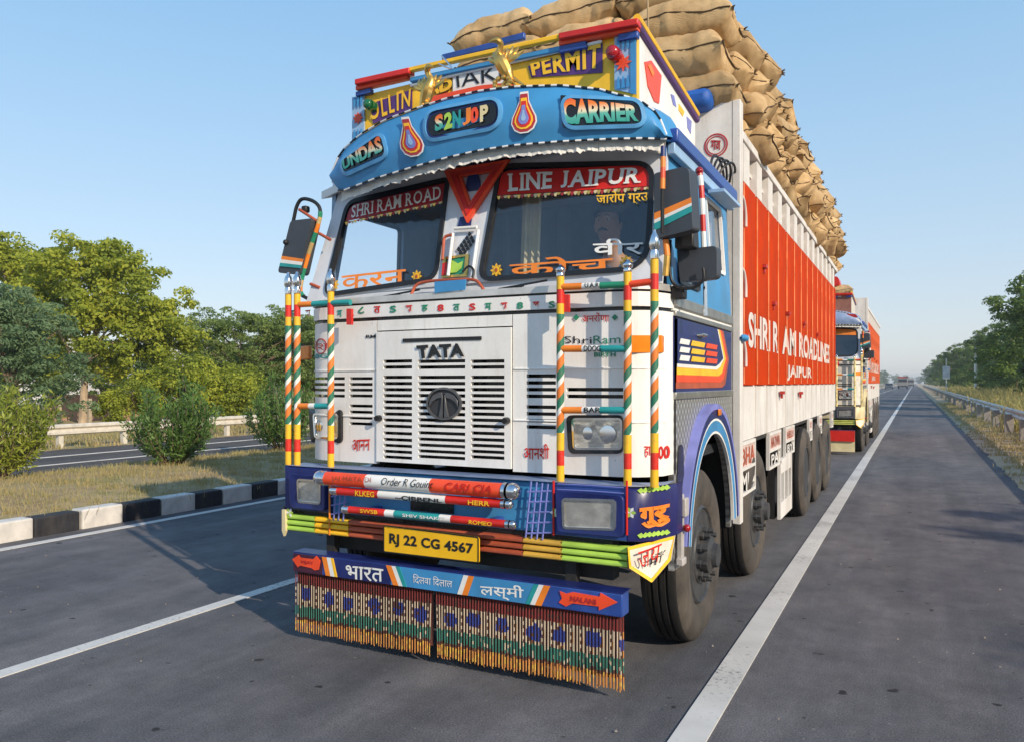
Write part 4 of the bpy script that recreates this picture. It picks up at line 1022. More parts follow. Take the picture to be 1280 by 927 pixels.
        text('िदलवा िदलाल', [(517, 716), (566, 722), (566, 734), (517, 728)], sl_, white_flat, T, bold=.0, off=.006)
        text('लस्मी', [(601, 727), (655, 731), (655, 751), (601, 747)], sl_, white_flat, T, bold=.012, off=.006)
        ar = [F(x, y, Yl) for x, y in ((700, 738), (708, 741), (716, 739), (750, 745), (751, 740), (772, 752), (749, 762), (749, 757), (716, 753), (708, 757), (699, 752), (703, 747))]
        MB().slab(ar, (0, -.006, 0)).build('painted_arrow', red_orange, T)
        ar = [F(x, y, Yl) for x, y in ((366, 698), (374, 693), (376, 696), (392, 698), (396, 694), (401, 700), (399, 711), (394, 712), (390, 709), (376, 706), (373, 708))]
        MB().slab(ar, (0, -.006, 0)).build('painted_arrow', red_orange, T)
        text('NALANI', [(714, 743), (746, 748), (746, 755), (714, 750)], sl_, maroon, T, off=.009, bold=.02); text('VIJAY', [(377, 699), (393, 701), (393, 706), (377, 704)], sl_, maroon, T, off=.009, bold=.02)
        fg = MB(); fm = [pm('fringe_wine', (.17, .02, .02), .7), pm('fringe_white', (.50, .41, .30), .7), pm('fringe_blue', (.02, .045, .26), .7), pm('fringe_green', (.03, .16, .12), .7), pm('fringe_orange', (.50, .21, .05), .7), pm('fringe_brown', (.09, .04, .03), .8), pm('fringe_yellow', (.62, .38, .06), .7)]
        n_ = 236; rnd = random.Random(3)
        gx = F(539, 790, Yl).x
        for k in range(n_):
            x = x0 + .006 + (x1 - x0 - .012) * k / (n_ - 1)
            if abs(x - gx) < .008: continue
            lay = k % 2; per = ((x - x0) % .17) / .17
            base = 1 if (k % 3) else 5
            if .44 < per < .56 and lay: base = 4
            zbot = .062 + rnd.uniform(-.008, .008); zs = np.linspace(zb - .002, zbot, 20); sw = rnd.uniform(-.0025, .0025)
            pts = [Vector((x + sw * ((zb - z) / .35) ** 2 + (.014 if x > gx else -.014) * max(0, 1 - abs(x - gx) / .06) * (zb - z) / .35, Yl + .02 + lay * .010, z)) for z in zs]
            for i in range(19):
                z = (zs[i] + zs[i + 1]) / 2
                cxm = round((x - x0 - .085) / .17) * .17 + .085 + x0; ci = round((x - x0 - .085) / .17); cxm += .014 * math.sin(ci * 2.3); inc = (x - cxm) ** 2 + (z - .282 - .008 * math.cos(ci * 1.7)) ** 2 < (.043 + .006 * math.sin(ci * 3.1)) ** 2
                if z > .340: m_ = 0 if rnd.random() < .9 else 5
                elif inc: m_ = 2 if rnd.random() < .86 else 5
                elif z > .215: m_ = base
                elif z > .145: m_ = 3 if rnd.random() < .88 else 1
                elif z > .128: m_ = 5
                else: m_ = 4 if rnd.random() < .75 else 6
                if not lay and .225 < z < .335 and i % 2 and not inc: m_ = 1
                if (z < .30 and z > .25) and not inc and lay and k % 6 < 2: m_ = 4
                fg.tube([pts[i], pts[i + 1]], .0033, 4, m_, caps=False)
            if lay: fg.tube([pts[-1], pts[-1] + Vector((.003, 0, -.012))], [.0045, .002], 4, 4)
        fg.build('fringe', fm, T, kind='stuff')
        bkf = MB(); 
        for a_, b_ in ((x0 + .01, gx - .01), (gx + .01, x1 - .01)): bkf.box(a_, b_, Yl + .038, Yl + .041, .105, zb)
        bkf.build('fringe_backing', pm('backing_cloth', (.15, .05, .035), .9), T)
    else:
        MB().box(x0, x1, Yl + .02, Yl + .05, .07, zb).build('lower_board', cream, T)
        MB().box(x0, x1, Yl - .02, Yl + .02, .30, .52).build('lower_plate', red, T)
    # ---- decorated poles on the bumper
    Yp = 3.80
    pole_src = None
    for k, (px, pt, pb_) in enumerate(((360.5, 371, 572), (371.5, 374, 576), (413.5, 371, 580), (700.5, 350, 598), (784.5, 345, 600), (818, 330, 600))):
        B = F(px, pb_, Yp); h_ = 1.07 if k != 5 else 1.13; B.z = 1.064
        if pole_src is None:
            sv = globals()['ORG']; globals()['ORG'] = Vector((0, 0, 0))
            pole_src = MB().tube([(0, 0, 0)] + [(0, 0, z) for z in np.linspace(.02, 1.07, 10)], .0205, 16).mesh('pole', P.get('pole', pole_m), True)
            fin = MB().lathe([(.012, 0), (.022, .004), (.024, .03), (.020, .045), (.026, .06), (.028, .085), (.022, .11), (.012, .125), (.008, .14), (0, .145)], (0, 0, 0), 'Z', 14).mesh('finial', chrome, True)
            globals()['ORG'] = sv
        o = bpy.data.objects.new('striped_pole', pole_src); COL.objects.link(o); o.parent = T; o.location = B - ORG
        if k == 5: o.scale.z = 1.05; 
        f2 = bpy.data.objects.new('finial', fin); COL.objects.link(f2); f2.parent = o; f2.location = (0, 0, 1.07)
        if k in (3, 4): f2.scale = (1, 1, .45)
    for a, b, segs in (((702, 359), (784, 356), ((.33, orange), (.60, white_flat), (1, green))), ((702, 436), (784, 436), ((.33, orange), (.60, white_flat), (1, teal))), ((702, 512), (784, 512), ((.33, orange), (.60, white_flat), (1, teal))),
                       ((374, 381), (412, 379), ((.45, orange), (1, teal))), ((374, 507), (412, 507), ((.35, orange), (.55, white_flat), (1, teal))), ((413, 379), (438, 378), ((1, teal),)), ((784, 356), (817, 352), ((1, red_orange),))):
        A, B = F(*a, Yp), F(*b, Yp); crossbar(T, a, b, Yp, .018, segs)
    for px, y0, y1 in ((708, 368, 390), (436, 386, 406)):
        MB().slab([F(px - 3, y0, Yp), F(px + 3, y0, Yp), F(px + 3, y1, Yp), F(px - 3, y1, Yp)], (0, .02, 0)).build('red_bracket', red, T)
    if full:
        for s_, px_ in (('U.A.R', [(731, 354), (749, 353.5), (749, 359.5), (731, 360)]), ('DDOG', [(730, 432), (751, 432), (751, 439.5), (730, 439.5)]), ('BAR', [(730, 508.5), (751, 508.5), (751, 515), (730, 515)])):
            text(s_, px_, ('Y', Yp - .018), black, T, bold=.02, off=.002)
    # ---- mirrors, left arm
    Ym = 3.98
    fp = lambda pts, Y=Ym: [F(x, y, Y) for x, y in pts]
    fr_ = bez(fp([(391, 376), (377, 368), (377, 350), (388, 310), (398, 280), (400, 262), (392, 252), (378, 249), (371, 258), (367, 275), (363, 290)]), 5)
    arm = MB().tube(fr_, .012, 10).build('mirror_arm', black, T, smooth=True)
    wr = MB()
    for i in range(4, 24):
        wr.tube([fr_[i], fr_[i + 1]], .0145, 10, (i // 2) % 3)
    wr.build('arm_tape', [orange, pm('tape_sand', (.55, .38, .15)), green], arm, smooth=True)
    for a, b in (((399, 292), (413, 300)), ((388, 355), (400, 360)), ((374, 262), (397, 277))):
        MB().tube(fp([a, b]), .010, 8).build('arm_clamp', brown_red, arm)
    MB().box(*sum(((c - .022, c + .022) for c in F(382, 262, Ym + .02)), ())).build('arm_block', black, arm, bevel=.01)
    mq = rpoly(fp([(363, 276), (390, 273), (374, 344), (347, 341)], 3.95), .025)
    mh = MB().slab(mq, (.02, .07, 0)).build('mirror', slate, T, bevel=.012)
    sb_ = fp([(352.5, 320), (379.5, 324), (376, 335.5), (349.5, 333)], 3.945)
    for k, mt in enumerate((orange, white_flat, teal)):
        a, b = k / 3, (k + 1) / 3
        MB().slab([sb_[0].lerp(sb_[3], a), sb_[1].lerp(sb_[2], a), sb_[1].lerp(sb_[2], b), sb_[0].lerp(sb_[3], b)], (0, -.0025, 0)).build('mirror_stripe', mt, mh)
    MB().ball(F(357, 303, 3.94), .018, 12).build('mirror_joint', black, mh, smooth=True)
    # ---- mirrors, right side
    mq = rpoly(fp([(817, 217), (861, 207), (866, 287), (818, 299)], 3.90), [.02, .045, .02, .02])
    mh = MB().slab(mq, (.02, .08, 0)).build('mirror', slate, T, bevel=.014)
    sb_ = fp([(817.5, 267), (864, 247), (865, 265), (817.5, 289)], 3.898)
    for k, mt in enumerate((orange, white_flat, teal)):
        a, b = (0, .38, .58)[k], (.38, .58, 1)[k]
        MB().slab([sb_[0].lerp(sb_[3], a), sb_[1].lerp(sb_[2], a), sb_[1].lerp(sb_[2], b), sb_[0].lerp(sb_[3], b)], (0, -.003, 0)).build('mirror_stripe', mt, mh)
    mq = rpoly(fp([(846, 313), (896, 307), (896, 348), (850, 353)], 4.15), .03)
    MB().slab(mq, (.01, .06, 0)).build('mirror', slate, T, bevel=.012)
    MB().box(*sum(((c - .05, c + .05) for c in F(858, 300, 4.08)), ())).build('mirror_bracket', black, T, bevel=.01)
    ap = fp([(874, 212), (877, 240), (879, 290), (881, 340), (882, 395)], 4.2)
    arm = MB().tube(ap, .011, 10).build('mirror_arm', chrome, T, smooth=True)
    bp_ = MB(); tp_ = bez(ap[:4], 5)
    for i in range(0, 15): bp_.tube([tp_[i], tp_[i + 1]], .015, 10, (i // 2) % 2)
    bp_.build('arm_tape', [red, white_flat], arm, smooth=True)
    for q_ in ((874, 214), (879, 340)): MB().ball(F(*q_, 4.2), .022, 12).build('arm_knob', darkred, arm, smooth=True)
    ap = fp([(829, 183), (829, 215), (828, 250), (828, 292)], 3.86)
    arm = MB().tube(ap, .010, 8).build('mirror_arm', black, T, smooth=True)
    bp_ = MB()
    for i, mt in enumerate((0, 1, 2, 1)): bp_.tube([ap[0].lerp(ap[2], i / 5), ap[0].lerp(ap[2], (i + 1) / 5)], .0135, 10, mt)
    bp_.build('arm_tape', [navy, orange, red_orange], arm, smooth=True)
    ap = fp([(832, 300), (834, 320), (832, 345)], 3.95); bp_ = MB().tube(ap[:2], .016, 10, 0).tube(ap[1:], .017, 10, 1).build('mirror_arm', [orange, gold], T, smooth=True)
    tube_part('mirror_arm', T, bez(fp([(838, 300), (838, 345), (848, 359), (866, 360), (879, 350), (879, 335)], 4.12), 5), .008, black)
    MB().box(*sum(((c - .035, c + .035) for c in F(849, 366, 4.16)), ())).build('mirror_bracket', black, T, bevel=.008)
    # ---- chassis and wheels
    ch = MB()
    for x in (-2.75, -1.95): ch.box(x - .05, x + .05, 4.1, 13.9, .78, 1.02)
    for y in (5.7, 7.6, 9.2, 10.5, 11.8, 13.2): ch.box(-2.8, -1.9, y - .06, y + .06, .80, .98)
    ch.build('chassis', chassis_m, T)
    for y in (4.86, 6.72, 9.95, 11.2, 12.45):
        MB().lathe([(.07, -3.3), (.07, -1.4)], (0, y, .526), 'X', 12).ball((CX, y, .5), .2, 14).build('axle', chassis_m, T, smooth=True)
    for y in (4.86, 6.72):
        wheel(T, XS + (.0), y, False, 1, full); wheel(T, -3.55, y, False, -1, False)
    for y in (9.95, 11.2, 12.45):
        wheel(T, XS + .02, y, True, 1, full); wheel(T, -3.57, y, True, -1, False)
    MB().box(-3.3, -1.45, 5.3, 5.34, .35, 1.05).build('mud_flap', black, T)
    MB().lathe([(.0, 7.35), (.27, 7.35), (.28, 7.4), (.28, 8.3), (.27, 8.35), (0, 8.35)], (-1.6, 0, .72), 'Y', 24).build('fuel_tank', chassis_m, T, smooth=True)
    for q_ in ((-1.9, -1.3, 7.0, 7.3, .5, 1.05), (-3.2, -1.35, 8.6, 9.25, .6, 1.0), (-3.3, -1.4, 13.4, 13.7, .45, 1.0)): MB().box(*q_).build('tool_box', chassis_m, T, bevel=.02)
    # ---- cargo body
    XB = XS - .026; ye = 14.05
    MB().box(-3.56, XB, 5.80, ye, 1.10, 1.16).build('body_floor', chassis_m, T)
    MB().box(-3.56, XB - .001, 5.80, 5.86, 1.12, 3.62).build('body_front_wall', white_body, T)
    MB().box(-3.58, -3.53, 5.86, ye, 1.14, 3.44).build('body_left_wall', orange_body, T)
    MB().box(-3.58, XB, ye - .05, ye, 1.14, 3.44).build('tail_gate', orange_body, T)
    MB().box(XB - .05, XB, 5.87, ye - .052, 1.56, 3.12).build('body_side', orange_body, T)
    MB().box(XB - .05, XB + .012, 5.87, ye - .052, 1.135, 1.56).build('body_skirt', white_body, T, bevel=.004)
    ribs = []
    y = 6.06
    while y < ye - .3: ribs.append((y, y + .515)); y += .56
    rm = bpy_mesh = None
    for k, (a, b) in enumerate(ribs):
        o = MB().slab([(XB - .001, a, 0), (XS + .005, a + .015, 0), (XS + .005, b - .015, 0), (XB - .001, b, 0)], (0, 0, 1.53))
        if rm is None:
            rm = o.mesh('rib', orange_body); wm = MB().slab([(XB - .037, a, 0), (XS + .006, a + .01, 0), (XS + .006, a + .25, 0), (XB - .037, a + .27, 0)], (0, 0, .30)).mesh('post_top', white_body); y0r = a
            em = MB().tube([(XS + .006, a + .02, .01), (XS + .006, a + .02, 1.52)], .0065, 6).mesh('rib_edge', pm('worn_highlight_orange', (.80, .26, .10), .6, var=.3, dirt=.5, dcol=(.3, .08, .03)))  # pale bead: worn paint edge with a highlight put into its colour
            sm = MB().box(XB + .010, XB + .022, a + .03, a + .06, 1.14, 1.555).mesh('skirt_stiffener', white_body)
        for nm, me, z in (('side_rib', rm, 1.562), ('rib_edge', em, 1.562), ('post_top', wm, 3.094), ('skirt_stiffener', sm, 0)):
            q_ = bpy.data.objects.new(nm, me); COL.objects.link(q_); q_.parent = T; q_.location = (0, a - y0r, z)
    MB().box(XB - .05, XS + .02, 5.862, ye, 3.385, 3.45).build('top_rail', white_body, T, bevel=.008)
    MB().box(XB - .04, XB - .01, 5.87, ye - .06, 3.24, 3.27).build('upper_rail', white_body, T)
    MB().box(XB - .045, XB - .038, 5.87, ye - .06, 3.12, 3.385).build('upper_mesh', pm('upper_dark', (.16, .13, .11), .8), T)
    # first bay: front post and three arched rungs
    MB().box(XB + .002, XS + .035, 5.80, 5.90, .56, 3.62).build('front_post', white_body, T, bevel=.006)
    for z in (2.95, 2.42, 1.90):
        tube_part('rung', T, bez([(XS + .02, 5.90, z), (XS + .02, 6.0, z - .02), (XS + .02, 6.07, z - .10), (XS + .02, 6.08, z - .2)], 5), .012, white_body)
    MB().ball((XS + .05, 5.85, 1.90), .035, 12, sq=(1, 1.8, .8)).build('post_lamp', sky_blue, T, smooth=True)
    # latches along the side
    for k, (y, z) in enumerate(((6.9, 2.55), (7.4, 2.28), (8.3, 2.26), (9.6, 2.25), (7.9, 1.47), (11.0, 2.2), (9.3, 1.45))):
        MB().box(XS, XS + .035, y, y + .10, z, z + .03).box(XS, XS + .02, y + .03, y + .07, z - .04, z + .03).build('side_latch', pm('latch_red', (.45, .03, .02), .5), T)
    if full:
        emblem_c = S(895, 182, XS).copy(); c = F(895, 182, 5.80)
        for r0, r1 in ((.086, .076), (.068, .061)):
            E1 = [c + Vector((r0 * math.cos(a), -.004, r0 * math.sin(a))) for a in np.linspace(0, 6.283, 33)[:-1]]; E2 = [c + Vector((r1 * math.cos(a), -.004, r1 * math.sin(a))) for a in np.linspace(0, 6.283, 33)[:-1]]
            MB().ring(E1, E2, (0, .003, 0)).build('painted_ring', maroon, T)
        for k in range(14):
            a = 2 * math.pi * k / 14; p = c + Vector((.072 * math.cos(a), -.004, .072 * math.sin(a)))
        text('गज', [(889, 176), (901, 176), (901, 188), (889, 188)], ('Y', 5.80), maroon, T, bold=.03)
    # writing painted across ribs and recesses
    def side_text(s_, px_, mat, sp=1.0, bold=.03):
        f_ = quadmap(px_, ('X', XS + .005), .0); vs, fs, ww, hh = text_mesh(s_, bold, sp)
        bm = bmesh.new(); vv = [bm.verts.new(f_(x, y)) for x, y in vs]
        for q_ in fs:
            try: bm.faces.new([vv[i] for i in q_])
            except ValueError: pass
        for a, b in ribs:
            for yy in (a + .015, b - .015, a, b):
                bmesh.ops.bisect_plane(bm, geom=bm.verts[:] + bm.edges[:] + bm.faces[:], plane_co=(0, yy, 0), plane_no=(0, 1, 0))
        bmesh.ops.split_edges(bm, edges=bm.edges[:])
        m_ = MB()
        for q_ in bm.faces:
            cy = q_.calc_center_median().y
            def xx(v):
                for a, b in ribs:
                    if a - .0001 <= cy <= b + .0001:
                        t = min(1, max(0, min(v.co.y - a, b - v.co.y) / .015)); return XB + (XS + .005 - XB) * t
                return XB
            m_.add([(xx(v) + .004, v.co.y, v.co.z) for v in q_.verts], [tuple(range(len(q_.verts)))])
        bm.free()
        if m_.v: m_.build('lettering', mat, T)
    def sq(y0, y1, z0, z1):
        f_ = lambda y, z: ((lambda Z, u: (640 + FPX * u, HZ - (z - EYE) * FPX / Z))(-SN * (XS + .005) + CS * y, (CS * (XS + .005) + SN * y) / (-SN * (XS + .005) + CS * y)))
        return [f_(y0, z1), f_(y1, z1), f_(y1, z0), f_(y0, z0)]
    lw = pm('side_letter_white', (.74, .66, .60), .5, var=.1, dirt=.3, dcol=(.5, .2, .1))
    for s_, ya, yb_ in (('SHRI', 6.25, 7.28), ('R', 7.44, 7.77), ('AM', 8.0, 9.0), ('ROADLINES', 9.25, 12.8)): side_text(s_, sq(ya, yb_, 1.85 + .003 * (ya - 6), 2.13 + .003 * (ya - 6)), lw, bold=.03)
    side_text('JAIPUR', sq(8.32, 10.45, 1.60, 1.76), lw, bold=.03)
    # framed notice boxes, brackets and the guard below the floor
    for (ya, yb_, za, zb2, s_, s2) in ((5.95, 6.62, .72, 1.13, 'BHAI', 'MLA'), (7.30, 8.0, .80, 1.13, 'NATWAR', 'PAL'), (8.3, 8.95, .84, 1.13, 'HELLO', 'BYE'), (10.3, 10.62, .86, 1.13, 'OK', 'TA'), (11.45, 11.8, .88, 1.13, 'OK', 'TA'), (13.2, 13.5, .88, 1.13, 'OK', 'TA')):
        w_ = .025
        MB().holed([(XS, ya, za), (XS, yb_, za), (XS, yb_, zb2), (XS, ya, zb2)], [[(XS, ya + w_, za + w_), (XS, yb_ - w_, za + w_), (XS, yb_ - w_, (za + zb2) / 2 - w_ / 2), (XS, ya + w_, (za + zb2) / 2 - w_ / 2)],
                   [(XS, ya + w_, (za + zb2) / 2 + w_ / 2), (XS, yb_ - w_, (za + zb2) / 2 + w_ / 2), (XS, yb_ - w_, zb2 - w_), (XS, ya + w_, zb2 - w_)]], (-.03, 0, 0)).build('side_frame', white_body, T)
        MB().box(XS - .025, XS - .012, ya + w_, yb_ - w_, (za + zb2) / 2 + w_ / 2, zb2 - w_).build('notice_plate', pm('notice_pink', (.62, .45, .40), .6, var=.3, scale=25), T)
        if full:
            f_ = sq(ya + .05, yb_ - .05, (za + zb2) / 2 + .03, zb2 - .04); text(s_, f_, ('X', XS - .012), brown_red, T, off=.003, bold=.02)
            f_ = sq(ya + .05, yb_ - .05, za + .04, (za + zb2) / 2 - .03); text(s2, f_, ('X', XS - .012), white_body, T, off=.003, bold=.03)
    ya, yb_, za, zb2 = 7.95, 8.75, .26, .84
    hl = [[(XS, ya + .04 + k * .25, za + .16), (XS, ya + .24 + k * .25, za + .16), (XS, ya + .24 + k * .25, zb2 - .14), (XS, ya + .04 + k * .25, zb2 - .14)] for k in range(3)]
    MB().holed([(XS, ya, za), (XS, yb_, za), (XS, yb_, zb2), (XS, ya, zb2)], hl, (-.03, 0, 0)).build('side_guard', white_body, T); MB().box(XS - .12, XS - .06, ya, yb_, za, zb2 + .25).build('guard_shade_backing', pm('well_black', (.010, .010, .010), .95), T)  # black plate added behind the guard so its openings read as shade
    MB().box(XB - .04, XS - .0, 6.0, 6.06, .6, 1.13).box(XB - .06, XS - .01, 5.98, 6.02, .55, 1.0).build('mudguard', blue, T)
    # coil of cable on the cab roof
    if full:
        cb = MB()
        for k in range(4):
            c = S(897 + k * 3, 224 + k * 3, XS - .05); cb.tube([c + Vector((.02 * k * math.sin(a), .20 * math.cos(a), .12 * math.sin(a) + .03)) for a in np.linspace(.2, 3.1, 14)], .009, 6)
        cb.build('cable_coil', black, T, smooth=True)
        MB().box(-3.0, -1.30, 5.64, 5.98, 3.56, 3.70).build('folded_tarpaulin', pm('blue_tarpaulin', (.01, .09, .38), .6, bump=.5, bscale=12), T, bevel=.05)
    return T

ORG = Vector((CX, 3.9, 0))
truck = make_truck(True, 'leading highly decorated truck with blue visor, white grille and orange side, loaded with jute sacks', 'painted trucks', {})

rear = make_truck(False, 'following truck with dark blue visor, cream poles and red lower plate, behind the jute-laden one', 'painted trucks',
                  {'visor': pm('visor_slate', (.22, .30, .48), .4, var=.2), 'door': white, 'arch': cream, 'pole': pm('cream_yellow_tape', (.80, .62, .26), .4, var=.5, scale=14), 's1': pm('dull_lime', (.50, .52, .12), .5), 'bump': pm('bumper_cream', (.55, .45, .28), .45), 'side2': white, 'bump2': pm('bumper_dark', (.10, .10, .11), .4),
                   'corner': cream, 'lower': pm('lower_red', (.35, .03, .02), .4), 'head': pm('head_brown', (.30, .12, .08), .6), 'front': pm('front_cream', (.66, .62, .54), .45, dirt=.4)})
rear.location = (CX + .12, 3.9 + 15.0, 0)
rear.location.x += 0.0
ORG = Vector((0, 0, 0))

# ------------------------------------------------------------------ jute sacks
def jute_mat():
    m = bpy.data.materials.new('jute'); t, b = nodes_of(m); N, L = t.nodes, t.links
    tc = N.new('ShaderNodeTexCoord'); oi = N.new('ShaderNodeObjectInfo')
    ad = N.new('ShaderNodeVectorMath'); ad.operation = 'ADD'; L.new(tc.outputs['Object'], ad.inputs[0])
    sc_ = N.new('ShaderNodeVectorMath'); sc_.operation = 'SCALE'; sc_.inputs[0].default_value = (17, 5, 9); L.new(oi.outputs['Random'], sc_.inputs['Scale']); L.new(sc_.outputs[0], ad.inputs[1])
    n1 = N.new('ShaderNodeTexNoise'); n1.inputs['Scale'].default_value = 5; n1.inputs['Detail'].default_value = 8; n1.inputs['Roughness'].default_value = .6; L.new(ad.outputs[0], n1.inputs['Vector'])
    cr = N.new('ShaderNodeValToRGB'); e = cr.color_ramp.elements
    e[0].position = .30; e[0].color = (.40, .25, .115, 1); e[1].position = .72; e[1].color = (.74, .52, .28, 1)
    L.new(n1.outputs[0], cr.inputs[0])
    hv = N.new('ShaderNodeHueSaturation'); mr = N.new('ShaderNodeMapRange'); mr.inputs[3].default_value = .78; mr.inputs[4].default_value = 1.18; L.new(oi.outputs['Random'], mr.inputs[0])
    L.new(mr.outputs[0], hv.inputs['Value']); L.new(cr.outputs[0], hv.inputs['Color']); L.new(hv.outputs[0], b.inputs['Base Color'])
    b.inputs['Roughness'].default_value = .95; b.inputs['Specular IOR Level'].default_value = .15
    w1 = N.new('ShaderNodeTexWave'); w1.inputs['Scale'].default_value = 85; w1.inputs['Distortion'].default_value = 1.5; w1.bands_direction = 'X'; L.new(tc.outputs['Object'], w1.inputs['Vector'])
    w2 = N.new('ShaderNodeTexWave'); w2.inputs['Scale'].default_value = 85; w2.inputs['Distortion'].default_value = 1.5; w2.bands_direction = 'Y'; L.new(tc.outputs['Object'], w2.inputs['Vector'])
    n3 = N.new('ShaderNodeTexNoise'); n3.inputs['Scale'].default_value = 9; n3.inputs['Detail'].default_value = 6; L.new(ad.outputs[0], n3.inputs['Vector'])
    s1 = N.new('ShaderNodeMath'); s1.operation = 'ADD'; L.new(w1.outputs[0], s1.inputs[0]); L.new(w2.outputs[0], s1.inputs[1])
    s2 = N.new('ShaderNodeMath'); s2.operation = 'MULTIPLY_ADD'; s2.inputs[1].default_value = 14; L.new(n3.outputs[0], s2.inputs[0]); L.new(s1.outputs[0], s2.inputs[2])
    bp = N.new('ShaderNodeBump'); bp.inputs['Distance'].default_value = .004; bp.inputs['Strength'].default_value = .5; L.new(s2.outputs[0], bp.inputs['Height']); L.new(bp.outputs[0], b.inputs['Normal'])
    return m
jute = jute_mat(); twine = pm('twine', (.10, .06, .03), .9)
def sack_meshes(seed, gathered):
    rnd = random.Random(seed); L_, W, Tk = .84, .50, .35
    o = Vector((rnd.random() * 50, seed * 3.1, 0)); nu, nv = 30, 28
    def pt(u, th):
        """u along the length, th round the girth"""
        cu, su = math.cos(th), math.sin(th)
        end = abs(u)
        k = (1 - end ** 4.0) ** .5 if end < 1 else 0
        sg = lambda a, p: math.copysign(abs(a) ** p, a)
        yy = sg(cu, .85) * W / 2; zz = sg(su, .95) * Tk / 2
        if gathered and u > 0:
            q = max(0.0, (u - .60) / .40); kk = (1 - q ** 1.5) * .93 + .07
            if u > .965: kk = .07 + (u - .965) * 2.2
            yy *= kk; zz *= min(kk, 1) ; x = u * L_ / 2 * (1 + .02)
            yy *= 1 + .12 * q * math.sin(th * 7 + seed); zz *= 1 + .12 * q * math.sin(th * 7 + seed)
        else:
            ear = 1 + .04 * (end ** 8) * abs(cu) ** 6
            zz *= max(k, .035); yy *= ear * (.96 + .04 * k); x = u * L_ / 2 * (1 - .05 * (end ** 6) * (1 - abs(cu) ** 3))
        p = Vector((x, yy, zz))
        n = noise.noise_vector(p * 4.2 + o) * .024 + noise.noise_vector(p * 11 + o) * .010
        wr = math.sin(cu * 22 + u * 3 + seed) * .006 * end ** 3 + abs(noise.noise(Vector((u * 3, th * 2.2, seed)) * 2)) * -.014
        wr += noise.noise(Vector((u * 8, th * .7, seed * 2.3))) * .013
        p += n * (1 - .5 * end ** 6); d = Vector((0, yy, zz)); 
        if d.length > 1e-4: p += d.normalized() * wr
        p.z -= .035 * (1 - end ** 2) * 0 + .02 * end ** 3
        return p
    mb = MB(); rows = []
    for i in range(nu + 1):
        u = -1 + 2 * i / nu; u = math.copysign(abs(u) ** .72, u)
        rows.append([pt(u, 2 * math.pi * j / nv) for j in range(nv)])
    mb.strip(rows, 0, True)
    for r in (rows[0], rows[-1]): mb.add(r, [tuple(range(nv))])
    bd = mb.mesh('jute_sack', jute, True)
    tm = MB(); h = nv // 2
    def seam(r, a, b): return [r[j % nv] for j in range(a, b)]
    for k in (0, nu):
        if k == nu and gathered:
            c = sum(rows[-2], Vector()) / nv; tm.tube([c + Vector((0, .022 * math.cos(a), .022 * math.sin(a))) for a in np.linspace(0, 6.28, 11)[:-1]], .010, 5, closed=True)
            for q in range(5): tm.tube([c, c + Vector((.05, .03 * math.cos(q * 1.3), .03 * math.sin(q * 1.3)))], [.014, .003], 4)
        else:
            e = sorted(rows[k], key=lambda p: p.y); ln = [e[0], e[len(e) // 4], e[len(e) // 2], e[3 * len(e) // 4], e[-1]]
            tm.tube([p + Vector((.004 if k else -.004, 0, 0)) for p in ln], .006, 5)
            for q in (ln[0], ln[-1]): tm.tube([q, q + Vector((.018 if k else -.018, .01 * (1 if q.y > 0 else -1), .004))], [.009, .003], 5)
    tm.tube([rows[i][0] + Vector((0, .002, 0)) for i in range(1, nu, 2)], .005, 4)
    tm.tube([rows[i][h] + Vector((0, -.002, .03 * math.sin(i * .4) * 0)) for i in range(1, nu, 2)], .0055, 4)
    return bd, tm.mesh('stitching', twine, True)
SM = [sack_meshes(k, k % 2 == 1) for k in range(8)]
def sack(k, loc, rz, rx, label, group, s=1.0):
    bd, tw = SM[k % len(SM)]
    o = bpy.data.objects.new('jute_sack', bd); COL.objects.link(o); o.location = loc; o.rotation_euler = (rx, random.uniform(-.06, .06), rz); o.scale = (s, s, s)
    q = bpy.data.objects.new('stitching', tw); COL.objects.link(q); q.parent = o
    return put(o, label, 'sack', group)
NTH = ['first', 'second', 'third', 'fourth', 'fifth', 'sixth', 'seventh', 'eighth', 'ninth', 'tenth', 'eleventh', 'twelfth', 'thirteenth', 'fourteenth', 'fifteenth', 'sixteenth', 'seventeenth', 'eighteenth', 'nineteenth', 'twentieth', 'twenty-first', 'twenty-second', 'twenty-third', 'twenty-fourth', 'twenty-fifth', 'twenty-sixth']
LAY = ['lowest', 'second', 'third', 'top']
GR = 'jute sacks heaped on the leading truck'
k = 0
zl = [3.74, 4.01, 4.28, 4.53]
LAY5 = ['lowest', 'second', 'third', 'fourth', 'top']
for j in range(5):
    y = 6.36 + (j % 2) * .20; n = 0
    while y < 14.6 - j * .08:
        out_ = (0.02, .05, .05, .0, -.14)[j] + random.uniform(-.06, .08)
        sack(random.randrange(8), (-1.47 + out_, y + random.uniform(-.04, .04), 3.575 + .232 * j + random.uniform(-.03, .03) + .05 * noise.noise((y, 0, 0))), random.uniform(-.25, .25), random.uniform(-.5, .5),
             f'tan jute sack, {NTH[n]} from the cab in the {LAY5[j]} row along the side', GR, random.uniform(.80, .94))
        y += .385 + random.uniform(-.03, .04); n += 1
for j in range(4):                                             # front face of the heap, above the cab
    for i, x in enumerate((-1.61, -2.38, -3.10)):
        if j == 3: x -= .02
        pos = ('right', 'middle', 'left')[i]
        sack((0, 2, 4, 6)[(i + j) % 4], (x + (.08, .0, .05, -.05)[j], 5.93 + (.03, -.02, .02, .10)[j], (3.73, 4.0, 4.28, 4.54)[j]), random.uniform(-.06, .06) , random.uniform(-.08, .08),
             f'jute sack laid across the front of the load, {LAY[j]} layer, {pos} column', GR, .95).scale.z = 1.08
